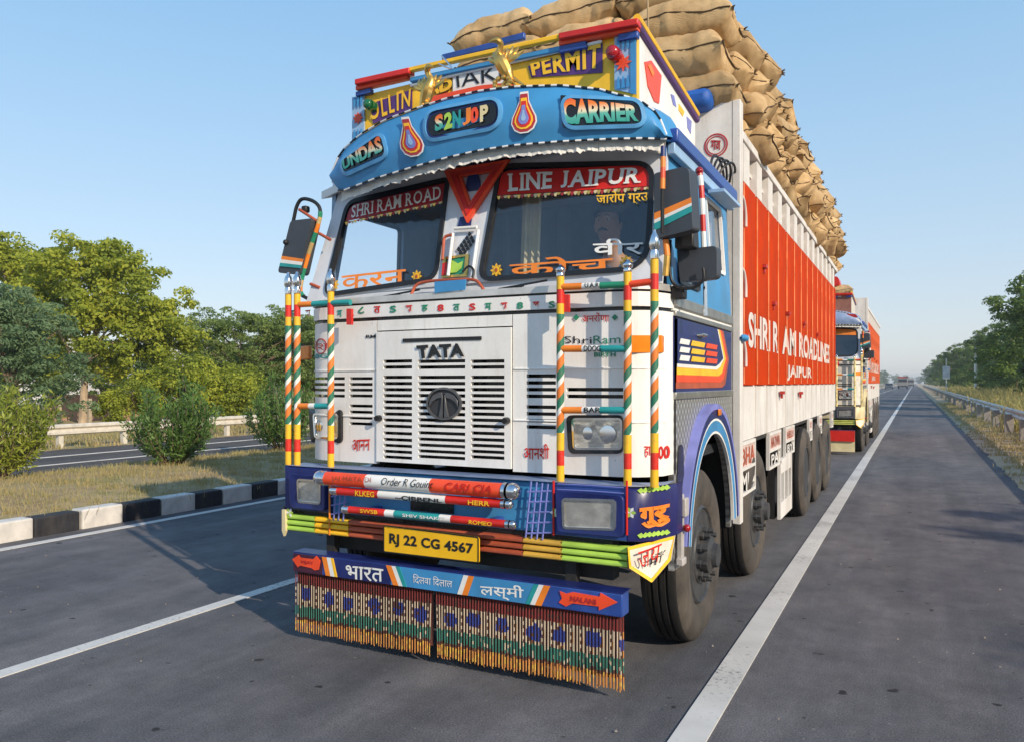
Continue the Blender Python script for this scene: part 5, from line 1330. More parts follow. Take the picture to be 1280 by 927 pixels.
for n, y in enumerate(np.arange(6.5, 14.6, .55)):              # the two rows on top, further in
    for i, x in enumerate((-2.40, -3.22)):
        sack(random.randrange(8), (x, y, 4.50 + random.uniform(-.03, .03)), random.uniform(-.1, .1), random.uniform(-.1, .1), f'jute sack on top of the load, {NTH[n]} from the cab in the {("middle", "left")[i]} row', GR)
for i, x in enumerate((-2.40, -3.25)):
    for j in range(3):
        sack(i + j, (x, 14.5, zl[j]), random.uniform(-.1, .1), 0, f'jute sack at the tail end of the load, {LAY[j]} layer, {("middle", "left")[i]} column', GR)
def rope(pts, label, r=.007):
    put(MB().tube(bez(pts, 5), r, 6).build('rope', pm('rope_tan', (.38, .27, .15), .9), None, smooth=True), label, 'rope')
rope([(-1.74, 6.6, 4.70), (-1.74, 6.1, 4.72), (-1.74, 5.72, 4.62), (-1.74, 5.60, 4.5), (-1.735, 5.60, 4.1), (-1.73, 5.64, 3.62)], 'thin upright rope holding the front sacks, right beside the headboard wing')
for n, (x, z, s_) in enumerate(((-1.75, 3.75, .8), (-2.4, 3.74, .85))):
    sack(n * 2, (x + .12, 20.2, z), .1, 0, ('brown sack on the roof of the following truck, right side', 'brown sack on the roof of the following truck, middle')[n], 'bundles on the following truck', s_)
put(MB().slab(rpoly([(-2.0, 20.0, 3.85), (-1.55, 20.0, 3.85), (-1.6, 20.0, 4.08), (-1.95, 20.0, 4.05)], .08), (0, .5, 0)).build('cloth_bundle', red, None, bevel=.05), 'red cloth bundle on the roof of the following truck', 'bundle', 'bundles on the following truck')

# ------------------------------------------------------------------ driver
def skinned(name, nodes, edges, mat, parent=None, sub=2):
    me = bpy.data.meshes.new(name); me.from_pydata([n[0] for n in nodes], edges, []); me.materials.append(mat)
    o = bpy.data.objects.new(name, me); COL.objects.link(o)
    if parent: o.parent = parent
    sk = o.modifiers.new('skin', 'SKIN'); sk.use_smooth_shade = True
    if not me.skin_vertices: me.attributes  # layer is made by the modifier
    for i, n in enumerate(nodes):
        r = n[1]; me.skin_vertices[0].data[i].radius = (r, r) if not isinstance(r, tuple) else r
    me.skin_vertices[0].data[0].use_root = True
    o.modifiers.new('sub', 'SUBSURF').levels = sub; o.modifiers['sub'].render_levels = sub
    return o
HX, HY, HZc = -1.685, 4.60, 2.545
def bmesh_person():
    nodes = [((0, .22, -.80), .15), ((0, .20, -.62), .145), ((0, .17, -.45), .155), ((0, .14, -.30), .14), ((0, .10, -.19), .06), ((0, .05, -.10), .055), ((0, .01, -.01), .085), ((0, .0, .06), .085)]
    ed = [(i, i + 1) for i in range(7)]
    for s_ in (-1, 1):
        k = len(nodes); nodes += [((s_ * .19, .15, -.27), .062), ((s_ * .24, .05, -.46), .048), ((s_ * .20, -.16, -.50), .036), ((s_ * .20, -.23, -.49), .026), ((s_ * .19, -.27, -.475), .03)]
        ed += [(3, k), (k, k + 1), (k + 1, k + 2), (k + 2, k + 3), (k + 3, k + 4)]
        for f in range(4):
            q = len(nodes); dx = s_ * (-.024 + .016 * f)
            L_ = (.85, 1, .95, .75)[f]
            nodes += [((s_ * .19 + dx, -.305, -.458), .0095), ((s_ * .19 + dx, -.335 - .0 * L_, -.475), .0085), ((s_ * .19 + dx, -.325, -.475 - .03 * L_), .0075)]
            ed += [(k + 4, q), (q, q + 1), (q + 1, q + 2)]
        q = len(nodes); nodes += [((s_ * .155, -.275, -.47), .0105), ((s_ * .15, -.305, -.49), .009)]; ed += [(k + 4, q), (q, q + 1)]
        h = len(nodes); nodes += [((s_ * .10, .12, -.82), .085), ((s_ * .13, -.28, -.78), .065), ((s_ * .13, -.34, -1.1), .045), ((s_ * .13, -.34, -1.22), .04), ((s_ * .13, -.46, -1.25), .03)]
        ed += [(0, h), (h, h + 1), (h + 1, h + 2), (h + 2, h + 3), (h + 3, h + 4)]
    return [((a + HX, b + HY, c + HZc), r) for (a, b, c), r in nodes], ed
pn, pe = bmesh_person()
driver = skinned('person', pn, pe, skin_m)
put(driver, 'driver in a dark shirt at the wheel, seen through the right windscreen', 'person')
# face and skull
rows = []
for i in range(25):
    ph = math.pi * i / 24; r_ = []
    for j in range(32):
        th = 2 * math.pi * j / 32; x, y, z = math.sin(ph) * math.cos(th), math.sin(ph) * math.sin(th), math.cos(ph)
        fx = .078; fz = .112
        if z < 0: fx *= 1 - .30 * z * z * 1.0; 
        X_, Y_, Z_ = x * fx, y * .098, z * fz
        front = max(0, -y)
        Y_ -= front ** 8 * (.030 * math.exp(-((z + .18) / .16) ** 2) * math.exp(-(x / .16) ** 2))         # nose
        Y_ += front ** 3 * .012 * math.exp(-((z - .08) / .09) ** 2) * math.exp(-((abs(x) - .36) / .16) ** 2)  # eye sockets
        Y_ -= front ** 3 * .006 * math.exp(-((z - .26) / .10) ** 2)                                         # brow
        Y_ -= front ** 4 * .008 * math.exp(-((z + .48) / .06) ** 2) * math.exp(-(x / .25) ** 2)               # lips
        Y_ -= front ** 3 * .012 * math.exp(-((z + .82) / .14) ** 2)                                         # chin
        r_.append(Vector((X_ + HX, Y_ + HY, Z_ + HZc + .012)))
    rows.append(r_)
hd = MB().strip(rows, 0, True)
for s_ in (-1, 1):
    hd.ball((HX + s_ * .080, HY + .005, HZc), .02, 10, sq=(.45, 1, 1.6))
ORGP = driver
head = hd.build('head', skin_m, driver, smooth=True)
hr = MB(); rr = []
for i in range(13):
    ph = math.pi * .56 * i / 12; r_ = []
    for j in range(32):
        th = 2 * math.pi * j / 32; x, y, z = math.sin(ph) * math.cos(th), math.sin(ph) * math.sin(th), math.cos(ph)
        cut = .40 if y < -.25 else -.25
        if z < cut and y < -.2: z = max(z, cut)
        g_ = 1.09 + .05 * noise.noise(Vector((x * 5, y * 5, z * 5)))
        r_.append(Vector((x * .080 * g_ + HX, y * .100 * g_ + HY + .004, z * .112 * g_ + HZc + .018)))
    rr.append(r_)
hr.strip(rr, 0, True).build('hair', hair_m, driver, smooth=True)
ms = MB()
for s_ in (-1, 1): ms.tube([(HX, HY - .108, HZc - .034), (HX + s_ * .018, HY - .103, HZc - .038), (HX + s_ * .034, HY - .092, HZc - .048)], [.006, .006, .002], 6)
ms.build('moustache', hair_m, driver, smooth=True)
for s_ in (-1, 1):
    e = MB().ball((HX + s_ * .030, HY - .074, HZc + .022), .013, 12).build('eye', pm('eye_white', (.7, .68, .65), .3), driver, smooth=True)
    MB().ball((HX + s_ * .030, HY - .0835, HZc + .022), .0055, 8).build('pupil', blackgloss, e, smooth=True)
    MB().tube([(HX + s_ * .014, HY - .094, HZc + .044), (HX + s_ * .030, HY - .093, HZc + .050), (HX + s_ * .048, HY - .080, HZc + .044)], [.003, .0045, .002], 6).build('eyebrow', hair_m, driver, smooth=True)
sn = [((0, .22, -.78), .17), ((0, .20, -.62), .163), ((0, .17, -.45), .172), ((0, .14, -.30), .155), ((0, .115, -.20), .078)]
se = [(0, 1), (1, 2), (2, 3), (3, 4)]
for s_ in (-1, 1):
    k = len(sn); sn += [((s_ * .19, .15, -.27), .078), ((s_ * .235, .07, -.42), .066)]; se += [(3, k), (k, k + 1)]
skinned('shirt', [((a + HX, b + HY, c + HZc), r) for (a, b, c), r in sn], se, shirt_m, driver)

# ------------------------------------------------------------------ ground, roads, markings
def asphalt(name, base, warm, scl=1.0):
    m = bpy.data.materials.new(name); t, b = nodes_of(m); N, L = t.nodes, t.links
    tc = N.new('ShaderNodeTexCoord'); mp = N.new('ShaderNodeMapping'); mp.inputs['Scale'].default_value = (1, .35, 1); L.new(tc.outputs['Object'], mp.inputs[0])
    def noi(s, d, r=.6, v=None):
        n = N.new('ShaderNodeTexNoise'); n.inputs['Scale'].default_value = s; n.inputs['Detail'].default_value = d; n.inputs['Roughness'].default_value = r; L.new(v or tc.outputs['Object'], n.inputs['Vector']); return n
    a = noi(.9, 8, .7, mp.outputs[0]); c = noi(2.6, 7, .72); s = noi(110 * scl, 3, .8)
    cr = N.new('ShaderNodeValToRGB'); e = cr.color_ramp.elements; e[0].position = .34; e[0].color = (*[q * .72 for q in base], 1); e[1].position = .66; e[1].color = (*warm, 1)
    L.new(a.outputs[0], cr.inputs[0])
    r2 = N.new('ShaderNodeMapRange'); r2.inputs[1].default_value = .3; r2.inputs[2].default_value = .7; r2.inputs[3].default_value = .72; r2.inputs[4].default_value = 1.22; L.new(c.outputs[0], r2.inputs[0])
    m1 = N.new('ShaderNodeVectorMath'); m1.operation = 'SCALE'; L.new(cr.outputs[0], m1.inputs[0]); L.new(r2.outputs[0], m1.inputs['Scale'])
    r3 = N.new('ShaderNodeMapRange'); r3.inputs[1].default_value = .35; r3.inputs[2].default_value = .68; r3.inputs[3].default_value = .55; r3.inputs[4].default_value = 1.5; L.new(s.outputs[0], r3.inputs[0])
    m2 = N.new('ShaderNodeVectorMath'); m2.operation = 'SCALE'; L.new(m1.outputs[0], m2.inputs[0]); L.new(r3.outputs[0], m2.inputs['Scale'])
    tm_ = N.new('ShaderNodeMapping'); tm_.inputs['Scale'].default_value = (1.6, .035, 1); L.new(tc.outputs['Object'], tm_.inputs[0])
    tk = noi(1.0, 6, .65, tm_.outputs[0]); rt_ = N.new('ShaderNodeMapRange'); rt_.inputs[1].default_value = .35; rt_.inputs[2].default_value = .65; rt_.inputs[3].default_value = .80; rt_.inputs[4].default_value = 1.14; L.new(tk.outputs[0], rt_.inputs[0])
    m0 = N.new('ShaderNodeVectorMath'); m0.operation = 'SCALE'; L.new(m2.outputs[0], m0.inputs[0]); L.new(rt_.outputs[0], m0.inputs['Scale']); m2 = m0
    # small dark oil spots and pale grit
    sp = noi(7, 2, .5); r4 = N.new('ShaderNodeMapRange'); r4.inputs[1].default_value = .70; r4.inputs[2].default_value = .735; L.new(sp.outputs[0], r4.inputs[0])
    mi = N.new('ShaderNodeMix'); mi.data_type = 'RGBA'; L.new(r4.outputs[0], mi.inputs[0]); L.new(m2.outputs[0], mi.inputs[6]); mi.inputs[7].default_value = (.028, .027, .027, 1)
    sg = noi(26, 1, .5); r5 = N.new('ShaderNodeMapRange'); r5.inputs[1].default_value = .765; r5.inputs[2].default_value = .785; L.new(sg.outputs[0], r5.inputs[0])
    mj = N.new('ShaderNodeMix'); mj.data_type = 'RGBA'; L.new(r5.outputs[0], mj.inputs[0]); L.new(mi.outputs[2], mj.inputs[6]); mj.inputs[7].default_value = (.24, .22, .2, 1)
    L.new(mj.outputs[2], b.inputs['Base Color']); b.inputs['Roughness'].default_value = .85; b.inputs['Specular IOR Level'].default_value = .3
    bp = N.new('ShaderNodeBump'); bp.inputs['Distance'].default_value = .004; bp.inputs['Strength'].default_value = .9; L.new(s.outputs[0], bp.inputs['Height']); L.new(bp.outputs[0], b.inputs['Normal'])
    return m
def soil(name, c0, c1, c2):
    m = bpy.data.materials.new(name); t, b = nodes_of(m); N, L = t.nodes, t.links
    tc = N.new('ShaderNodeTexCoord'); n = N.new('ShaderNodeTexNoise'); n.inputs['Scale'].default_value = .8; n.inputs['Detail'].default_value = 10; n.inputs['Roughness'].default_value = .75; L.new(tc.outputs['Object'], n.inputs['Vector'])
    cr = N.new('ShaderNodeValToRGB'); e = cr.color_ramp.elements; e[0].position = .36; e[0].color = (*c0, 1); e[1].position = .62; e[1].color = (*c2, 1); q = e.new(.5); q.color = (*c1, 1)
    L.new(n.outputs[0], cr.inputs[0]); L.new(cr.outputs[0], b.inputs['Base Color']); b.inputs['Roughness'].default_value = 1; b.inputs['Specular IOR Level'].default_value = .1
    n2 = N.new('ShaderNodeTexNoise'); n2.inputs['Scale'].default_value = 18; n2.inputs['Detail'].default_value = 8; L.new(tc.outputs['Object'], n2.inputs['Vector'])
    bp = N.new('ShaderNodeBump'); bp.inputs['Distance'].default_value = .04; L.new(n2.outputs[0], bp.inputs['Height']); L.new(bp.outputs[0], b.inputs['Normal'])
    return m
road_m = asphalt('asphalt', (.122, .122, .136), (.168, .158, .158))
shoulder_m = asphalt('shoulder_asphalt', (.082, .082, .09), (.105, .10, .10))
soil_m = soil('dry_soil', (.28, .20, .11), (.42, .32, .18), (.24, .22, .09))
MB().box(-1450, 1450, -75, 1950, -.30, -.02).build('ground', soil_m, kind='structure')
def sheet(name, x0, x1, y0, y1, z, mat, wob=0.0, wr=0.0):
    """ground sheet; wob/wr ragged left/right edge"""
    ys = [y0]
    while ys[-1] < min(y1, 90): ys.append(ys[-1] + (.12 if wob or wr else 8))
    ys.append(y1); l, r = [], []
    for y in ys:
        l.append((x0 + wob * noise.noise((y * 1.3, 7, 0)) + wob * .5 * noise.noise((y * 6, 2, 0)), y, z)); r.append((x1 + wr * noise.noise((y * 1.1, 3, 0)) + wr * .5 * noise.noise((y * 5, 4, 0)), y, z))
    return MB().strip([l, r, [(p[0], p[1], z - .05) for p in r], [(p[0], p[1], z - .05) for p in l]], closed=False).build(name, mat, kind='structure')
sheet('road', -8.02, 1.42, -40, 1940, 0.0, road_m, wr=.16)
sheet('far_road', -18.0, -12.9, -40, 1940, -.004, asphalt('far_asphalt', (.085, .08, .08), (.115, .10, .09)), wob=.2, wr=.25)
def line_mat():
    m = pm('road_paint', (.60, .58, .54), .7, var=.10, scale=3, dirt=0.0)
    m = m.copy(); t = m.node_tree; b = t.nodes['Principled BSDF']; N, L = t.nodes, t.links
    tc = N.new('ShaderNodeTexCoord'); n = N.new('ShaderNodeTexNoise'); n.inputs['Scale'].default_value = 38; n.inputs['Detail'].default_value = 7; n.inputs['Roughness'].default_value = .8; L.new(tc.outputs['Object'], n.inputs['Vector'])
    n2 = N.new('ShaderNodeTexNoise'); n2.inputs['Scale'].default_value = 1.3; n2.inputs['Detail'].default_value = 3; L.new(tc.outputs['Object'], n2.inputs['Vector'])
    a = N.new('ShaderNodeMath'); a.operation = 'MULTIPLY_ADD'; a.inputs[1].default_value = .45; L.new(n2.outputs[0], a.inputs[0]); L.new(n.outputs[0], a.inputs[2])
    r = N.new('ShaderNodeMapRange'); r.inputs[1].default_value = .79; r.inputs[2].default_value = .90; L.new(a.outputs[0], r.inputs[0])
    src = b.inputs['Base Color'].links[0].from_socket; mi = N.new('ShaderNodeMix'); mi.data_type = 'RGBA'; L.new(r.outputs[0], mi.inputs[0]); L.new(src, mi.inputs[6]); mi.inputs[7].default_value = (.16, .15, .14, 1); L.new(mi.outputs[2], b.inputs['Base Color'])
    return m
lm = line_mat()
sheet('edge_line', -.965, -.815, -40, 1940, .0085, lm)
sheet('lane_line', -4.47, -4.36, -40, 1940, .005, lm)
sheet('median_line', -7.76, -7.65, -40, 1940, .005, lm)
sheet('far_edge_line', -16.5, -16.38, -40, 1940, .003, lm); sheet('far_lane_line', -14.9, -14.8, -40, 1940, .003, lm)
# kerb with alternate black and white stones
kb = bpy.data.objects.new('kerb', MB().box(-8.19, -8.05, -40, 1940, -.05, .17).mesh('kerb', pm('concrete', (.25, .23, .21), .9))); COL.objects.link(kb); put(kb, kind='structure')
kw = pm('kerb_white', (.62, .59, .54), .8, var=.14, scale=7, dirt=.6, dcol=(.25, .2, .15), bump=.5, bscale=20); kbk = pm('kerb_black', (.018, .019, .024), .75, var=.4, scale=8, dirt=.5, dcol=(.10, .085, .07), bump=.5, bscale=20)
kms = [MB().box(-8.20, -8.0, .004, .494, -.02, .205).mesh('kerb_stone', m_) for m_ in (kbk, kw)]
for k in range(-9, 110):
    o = bpy.data.objects.new('kerb_stone', kms[k % 2]); COL.objects.link(o); o.parent = kb; o.location = (random.uniform(-.006, .006), 4.945 + k * .498, random.uniform(-.006, .006)); o.rotation_euler.z = random.uniform(-.006, .006)
    if -2 < k < 12:
        b_ = o.modifiers.new('b', 'BEVEL'); b_.width = .018; b_.segments = 2
kj = MB()
for k in range(110, 900, 2): kj.box(-8.20, -8.0, 4.945 + k * .498, 4.945 + k * .498 + .49, -.02, .225)
o = kj.build('kerb_stone', kw, kb, kind='stuff')
kj = MB()
for k in range(111, 900, 2): kj.box(-8.20, -8.0, 4.945 + k * .498, 4.945 + k * .498 + .49, -.02, .225)
o = kj.build('kerb_stone', kbk, kb, kind='stuff')
# median bed
xs = [-8.19, -8.8, -9.6, -10.6, -11.6, -12.4, -13.0]; rows = []
yl = list(np.arange(-20, 60, .8)) + list(np.arange(60, 1200, 60))
for y in yl: rows.append([(x + (.18 * noise.noise((y * .8, 1, 1)) if x < -12.9 else 0), y, (.17, .20, .23, .22, .19, .12, -.03)[i] + .03 * noise.noise((x * 1.5, y * 1.5, 0))) for i, x in enumerate(xs)])
MB().strip(rows).build('median_bed', soil_m, kind='structure', smooth=True)
# right verge: dusty strip, then bank
xs = [1.25, 1.6, 2.0, 2.7, 3.6, 5.0, 9.0, 20.0]; rows = []
for y in yl: rows.append([(x, y, (-.03, .012, .02, .03, .12, .35, .45, .3)[i] + (.03 * noise.noise((x * 1.7, y * 1.2, 5)) if i > 1 else 0)) for i, x in enumerate(xs)])
MB().strip(rows).build('verge', soil('verge_soil', (.34, .25, .16), (.52, .41, .28), (.42, .33, .19)), kind='structure', smooth=True)
# loose grit on the road
gr = MB(); rnd = random.Random(5)
for k in range(260):
    x, y = rnd.uniform(-7.5, 1.3), rnd.uniform(2.4, 16); s_ = rnd.uniform(.003, .010)
    gr.add([(x + s_, y, .008), (x - s_ * .5, y + s_, .008), (x - s_ * .6, y - s_ * .8, .008), (x, y, .010 + s_)], [(0, 1, 3), (1, 2, 3), (2, 0, 3)])
gr.build('grit', pm('grit_grey', (.22, .19, .16), .9, var=.5), kind='stuff')

# ------------------------------------------------------------------ grass
def leaf_mat(name, ramp, trans=.35, rough=.6, nscale=1.2):
    m = bpy.data.materials.new(name); m.use_nodes = True; t = m.node_tree; N, L = t.nodes, t.links; N.clear()
    o = N.new('ShaderNodeOutputMaterial'); ge = N.new('ShaderNodeNewGeometry'); tc = N.new('ShaderNodeTexCoord')
    n = N.new('ShaderNodeTexNoise'); n.inputs['Scale'].default_value = nscale; n.inputs['Detail'].default_value = 4; L.new(tc.outputs['Object'], n.inputs['Vector'])
    ad = N.new('ShaderNodeMath'); ad.operation = 'MULTIPLY_ADD'; ad.inputs[1].default_value = .45; L.new(ge.outputs['Random Per Island'], ad.inputs[0])
    mr = N.new('ShaderNodeMapRange'); mr.inputs[1].default_value = .3; mr.inputs[2].default_value = .7; mr.inputs[3].default_value = 0; mr.inputs[4].default_value = .55; L.new(n.outputs[0], mr.inputs[0]); L.new(mr.outputs[0], ad.inputs[2])
    cr = N.new('ShaderNodeValToRGB'); e = cr.color_ramp.elements
    for i, (p, c) in enumerate(ramp):
        q = e[i] if i < 2 else e.new(p); q.position = p; q.color = (*c, 1)
    L.new(ad.outputs[0], cr.inputs[0])
    d = N.new('ShaderNodeBsdfPrincipled'); d.inputs['Roughness'].default_value = rough; d.inputs['Specular IOR Level'].default_value = .3; L.new(cr.outputs[0], d.inputs['Base Color'])
    tr = N.new('ShaderNodeBsdfTranslucent'); L.new(cr.outputs[0], tr.inputs[0]); mx = N.new('ShaderNodeMixShader'); mx.inputs[0].default_value = trans
    L.new(d.outputs[0], mx.inputs[1]); L.new(tr.outputs[0], mx.inputs[2]); L.new(mx.outputs[0], o.inputs[0])
    return m
straw = leaf_mat('dry_grass', [(0, (.50, .38, .18)), (1, (.62, .48, .24)), (.45, (.42, .33, .15)), (.7, (.33, .31, .12))], .3, .8, .7)
weedm = leaf_mat('weeds', [(0, (.46, .38, .16)), (1, (.30, .30, .07)), (.4, (.36, .33, .10)), (.7, (.50, .38, .17))], .35, .7, .25)
def blades(name, n, area, hgt, wid, zf, mat, seed, clump=.0, **kw):
    rs = np.random.RandomState(seed); x0, x1, y0, y1 = area
    t_ = rs.rand(n); y = y0 + (y1 - y0) * t_ ** kw.pop('py', 1.0); x = rs.uniform(x0, x1, n)
    if clump:
        cx_ = np.round(x / clump) * clump + rs.randn(n) * clump * .18; cy_ = np.round(y / clump) * clump + rs.randn(n) * clump * .18
        pick = rs.rand(n) < .6; jx = np.sin(np.round(x / clump) * 12.9 + np.round(y / clump) * 78.2) * clump * .4
        x = np.where(pick, cx_ + jx, x); y = np.where(pick, cy_ - jx, y)
    h = rs.uniform(hgt[0], hgt[1], n) * (.6 + .8 * rs.rand(n)); a = rs.rand(n) * 6.283; ln = rs.uniform(.15, .9, n)
    z = np.array([zf(a_, b_) for a_, b_ in zip(x, y)]); w_ = wid * (.6 + .8 * rs.rand(n))
    dx, dy = np.cos(a), np.sin(a); V = np.empty((n, 5, 3)); b_ = rs.rand(n) * 6.283; ex, ey = np.cos(b_) * ln * h, np.sin(b_) * ln * h
    V[:, 0] = np.stack([x - dx * w_, y - dy * w_, z - .01], 1); V[:, 1] = np.stack([x + dx * w_, y + dy * w_, z - .01], 1)
    V[:, 2] = np.stack([x + dx * w_ * .7 + ex * .35, y + dy * w_ * .7 + ey * .35, z + h * .6], 1); V[:, 3] = np.stack([x - dx * w_ * .7 + ex * .35, y - dy * w_ * .7 + ey * .35, z + h * .6], 1)
    V[:, 4] = np.stack([x + ex, y + ey, z + h * (1 - .4 * ln)], 1)
    k = np.arange(n)[:, None] * 5
    F_ = [tuple(q) for q in (k + [0, 1, 2, 3])] + [tuple(q) for q in (k + [3, 2, 4])]
    me = bpy.data.meshes.new(name); me.from_pydata(V.reshape(-1, 3).tolist(), [], F_); me.materials.append(mat)
    o = bpy.data.objects.new(name, me); COL.objects.link(o)
    return put(o, kw.get('label'), kw.get('cat'), None, 'stuff')
mz = lambda x, y: float(np.interp(-x, [8.19, 8.8, 9.6, 10.6, 11.6, 12.4, 13.0], [.17, .20, .23, .22, .19, .12, -.03])) + .03 * noise.noise((x * 1.5, y * 1.5, 0))
vz = lambda x, y: float(np.interp(x, [1.25, 1.6, 2.0, 2.7, 3.6, 5, 9, 20], [-.03, .012, .02, .03, .12, .35, .45, .3])) + (.03 * noise.noise((x * 1.7, y * 1.2, 5)) if x > 1.7 else 0)
blades('grass', 52000, (-13.1, -8.2, 2.0, 24), (.03, .11), .0035, mz, straw, 1, .5, label='dry straw coloured grass growing along the median', cat='grass')
blades('grass', 26000, (1.65, 3.4, 9, 70), (.03, .12), .007, vz, straw, 2, .6, label='short dry grass along the right verge beside the guard rail', cat='grass', py=1.3)
blades('weeds', 30000, (3.0, 7.5, 18, 130), (.25, 1.05), .022, vz, weedm, 3, 1.1, label='tall yellow green weeds behind the right guard rail', cat='weeds', py=1.2)
blades('grass', 12000, (-24, -18.1, 6, 40), (.05, .25), .012, lambda x, y: -.02, straw, 4, .8, label='dry grass beyond the far guard rail on the left', cat='grass')
blades('grass', 9000, (-13.2, -8.2, 24, 200), (.1, .25), .02, mz, straw, 6, 1, label='dry grass on the median behind the trucks', cat='grass')

# ------------------------------------------------------------------ guard rails
galv = pm('galvanised_steel', (.50, .48, .46), .45, metal=.5, var=.15, dirt=.5, dcol=(.25, .2, .15)); galvw = pm('rail_cream', (.62, .56, .46), .6, var=.1, dirt=.4)
conc = pm('post_concrete', (.34, .30, .26), .9, var=.2, bump=.4)
def guard_rail(name, X, face, y0, y1, z0, z1, pitch, mat, pm_, pw, label, ph, ylist=None):
    rt = empty(name, (X, y0, 0), label, 'guard rail'); global ORG; ORG = Vector((X, y0, 0))
    h = z1 - z0; d = .05 * face; pr = [(0, z0), (d, z0 + h * .12), (d, z0 + h * .30), (-d * .1, z0 + h * .46), (-d * .1, z0 + h * .54), (d, z0 + h * .70), (d, z0 + h * .88), (0, z1)]
    ys = [y0]
    while ys[-1] < y1: ys.append(min(y1, ys[-1] + 4.0))
    for a, b in zip(ys[:-1], ys[1:]):
        if a > 120: break
        MB().strip([[(X + x, a, z) for x, z in pr], [(X + x, b + .12, z) for x, z in pr], ]).strip([[(X + x - .004 * face, a, z) for x, z in pr], [(X + x - .004 * face, b + .12, z) for x, z in pr]]).build('rail_beam', mat, rt, smooth=True)
    if y1 > 124: MB().strip([[(X + x, ys[ys.index(a)], z) for x, z in pr], [(X + x, y1, z) for x, z in pr]]).build('rail_beam', mat, rt, smooth=True)
    pmesh = None; y = ys[0] + .3; n = 0
    while y < y1 and n < 75:
        if pmesh is None: pmesh = MB().box(X - face * .02 - pw, X - face * .02, y0, y0 + pw, -.05, ph).mesh('rail_post', pm_)
        o = bpy.data.objects.new('rail_post', pmesh); COL.objects.link(o); o.parent = rt; o.location = (0, y - y0, 0); y += pitch; n += 1
    ORG = Vector((0, 0, 0))
guard_rail('guard_rail', -18.5, 1, 3.0, 130, .30, .575, 1.75, galvw, galvw, .12, 'cream guard rail on short posts across the opposite carriageway, left', .5)
guard_rail('guard_rail', 2.68, -1, 8.0, 300, .50, .80, 4.0, galv, conc, .24, 'grey steel guard rail on concrete posts along the right verge', .62)
# ------------------------------------------------------------------ signs and poles
def G_(px, X): u = (px - 640) / FPX; return X / (-SN + CS * u) * (CS + SN * u)
sg = empty('road_sign', (2.95, 93.6, 0), 'small pale rectangular road sign on a post right of the road', 'sign'); ORG = Vector((2.95, 93.6, 0))
MB().tube([(2.95, 93.6, -.05), (2.95, 93.6, 4.1)], .045, 10).build('post', pm('post_white', (.6, .58, .55), .5), sg, smooth=True)
MB().box(2.62, 3.28, 93.50, 93.54, 1.95, 3.28).build('sign_board', pm('sign_pale', (.55, .56, .55), .5, var=.2, scale=3), sg, bevel=.01)
ORG = Vector((0, 0, 0))
up = empty('utility_pole', (5.5, 91.8, 0), 'thin white painted pole among the weeds by the right trees', 'pole'); ORG = Vector((5.5, 91.8, 0))
MB().tube([(5.5, 91.8, .1), (5.5, 91.8, 4.2)], .14, 10).build('pole_base', white_flat, up, smooth=True); MB().tube([(5.5, 91.8, 4.2), (5.5, 91.8, 6.6)], .07, 8).build('pole_top', galv, up, smooth=True)
ORG = Vector((0, 0, 0))

# ------------------------------------------------------------------ trees and bushes
bark = pm('bark', (.17, .12, .08), .95, var=.35, scale=3, bump=1.0, bscale=9)
bark_pale = pm('bark_pale', (.40, .30, .20), .95, var=.3, scale=3, bump=1.0, bscale=9)
lf_yel = leaf_mat('leaves_yellow_green', [(0, (.08, .11, .018)), (1, (.66, .65, .09)), (.4, (.31, .37, .045)), (.7, (.50, .52, .06))], .5, .6, .55)
lf_dk = leaf_mat('leaves_dark_green', [(0, (.04, .08, .02)), (1, (.24, .33, .065)), (.5, (.12, .19, .038))], .45, .6, .5)
lf_bl = leaf_mat('leaves_blue_green', [(0, (.07, .13, .06)), (1, (.30, .40, .19)), (.5, (.17, .26, .12))], .45, .6, .6)
lf_mid = leaf_mat('leaves_feathery_green', [(0, (.08, .13, .035)), (1, (.36, .43, .13)), (.5, (.21, .29, .075))], .45, .6, .6)
lf_ol = leaf_mat('oleander_leaves', [(0, (.04, .09, .025)), (1, (.20, .32, .07)), (.5, (.11, .20, .045))], .3, .45, 2.0)
lf_ol2 = leaf_mat('oleander_leaves_yellow', [(0, (.10, .14, .02)), (1, (.42, .44, .06)), (.5, (.26, .31, .045))], .35, .45, 2.0)
def leaves_mesh(name, C, Rr, n_per, size, mat, seed, asp=.6, flat=.6, droop=0.0):
    rs = np.random.RandomState(seed); C = np.array(C); Rr = np.array(Rr); n = len(C) * n_per
    c = np.repeat(C, n_per, 0); r = np.repeat(Rr, n_per)
    d = rs.randn(n, 3); d /= np.linalg.norm(d, axis=1)[:, None]; q = rs.rand(n) ** .45
    p = c + d * (r * q)[:, None] * np.array([1, 1, flat]); p[:, 2] -= droop * (q ** 2) * r
    nrm = d * .9 + rs.randn(n, 3) * .5 + np.array([0, 0, .4]); nrm /= np.linalg.norm(nrm, axis=1)[:, None]
    a = np.cross(nrm, rs.randn(n, 3)); a /= np.linalg.norm(a, axis=1)[:, None]; b = np.cross(nrm, a)
    s = size * rs.uniform(.6, 1.4, n); a *= s[:, None]; b *= (s * asp)[:, None]
    V = np.stack([p - a, p + b * .9 - a * .1, p + a, p - b * .9 - a * .1], 1)
    me = bpy.data.meshes.new(name); me.vertices.add(n * 4); me.vertices.foreach_set('co', V.reshape(-1)); me.loops.add(n * 4); me.loops.foreach_set('vertex_index', np.arange(n * 4)); me.polygons.add(n)
    me.polygons.foreach_set('loop_start', np.arange(n) * 4); me.polygons.foreach_set('loop_total', np.full(n, 4)); me.update(calc_edges=True); me.validate(); me.materials.append(mat)
    return me
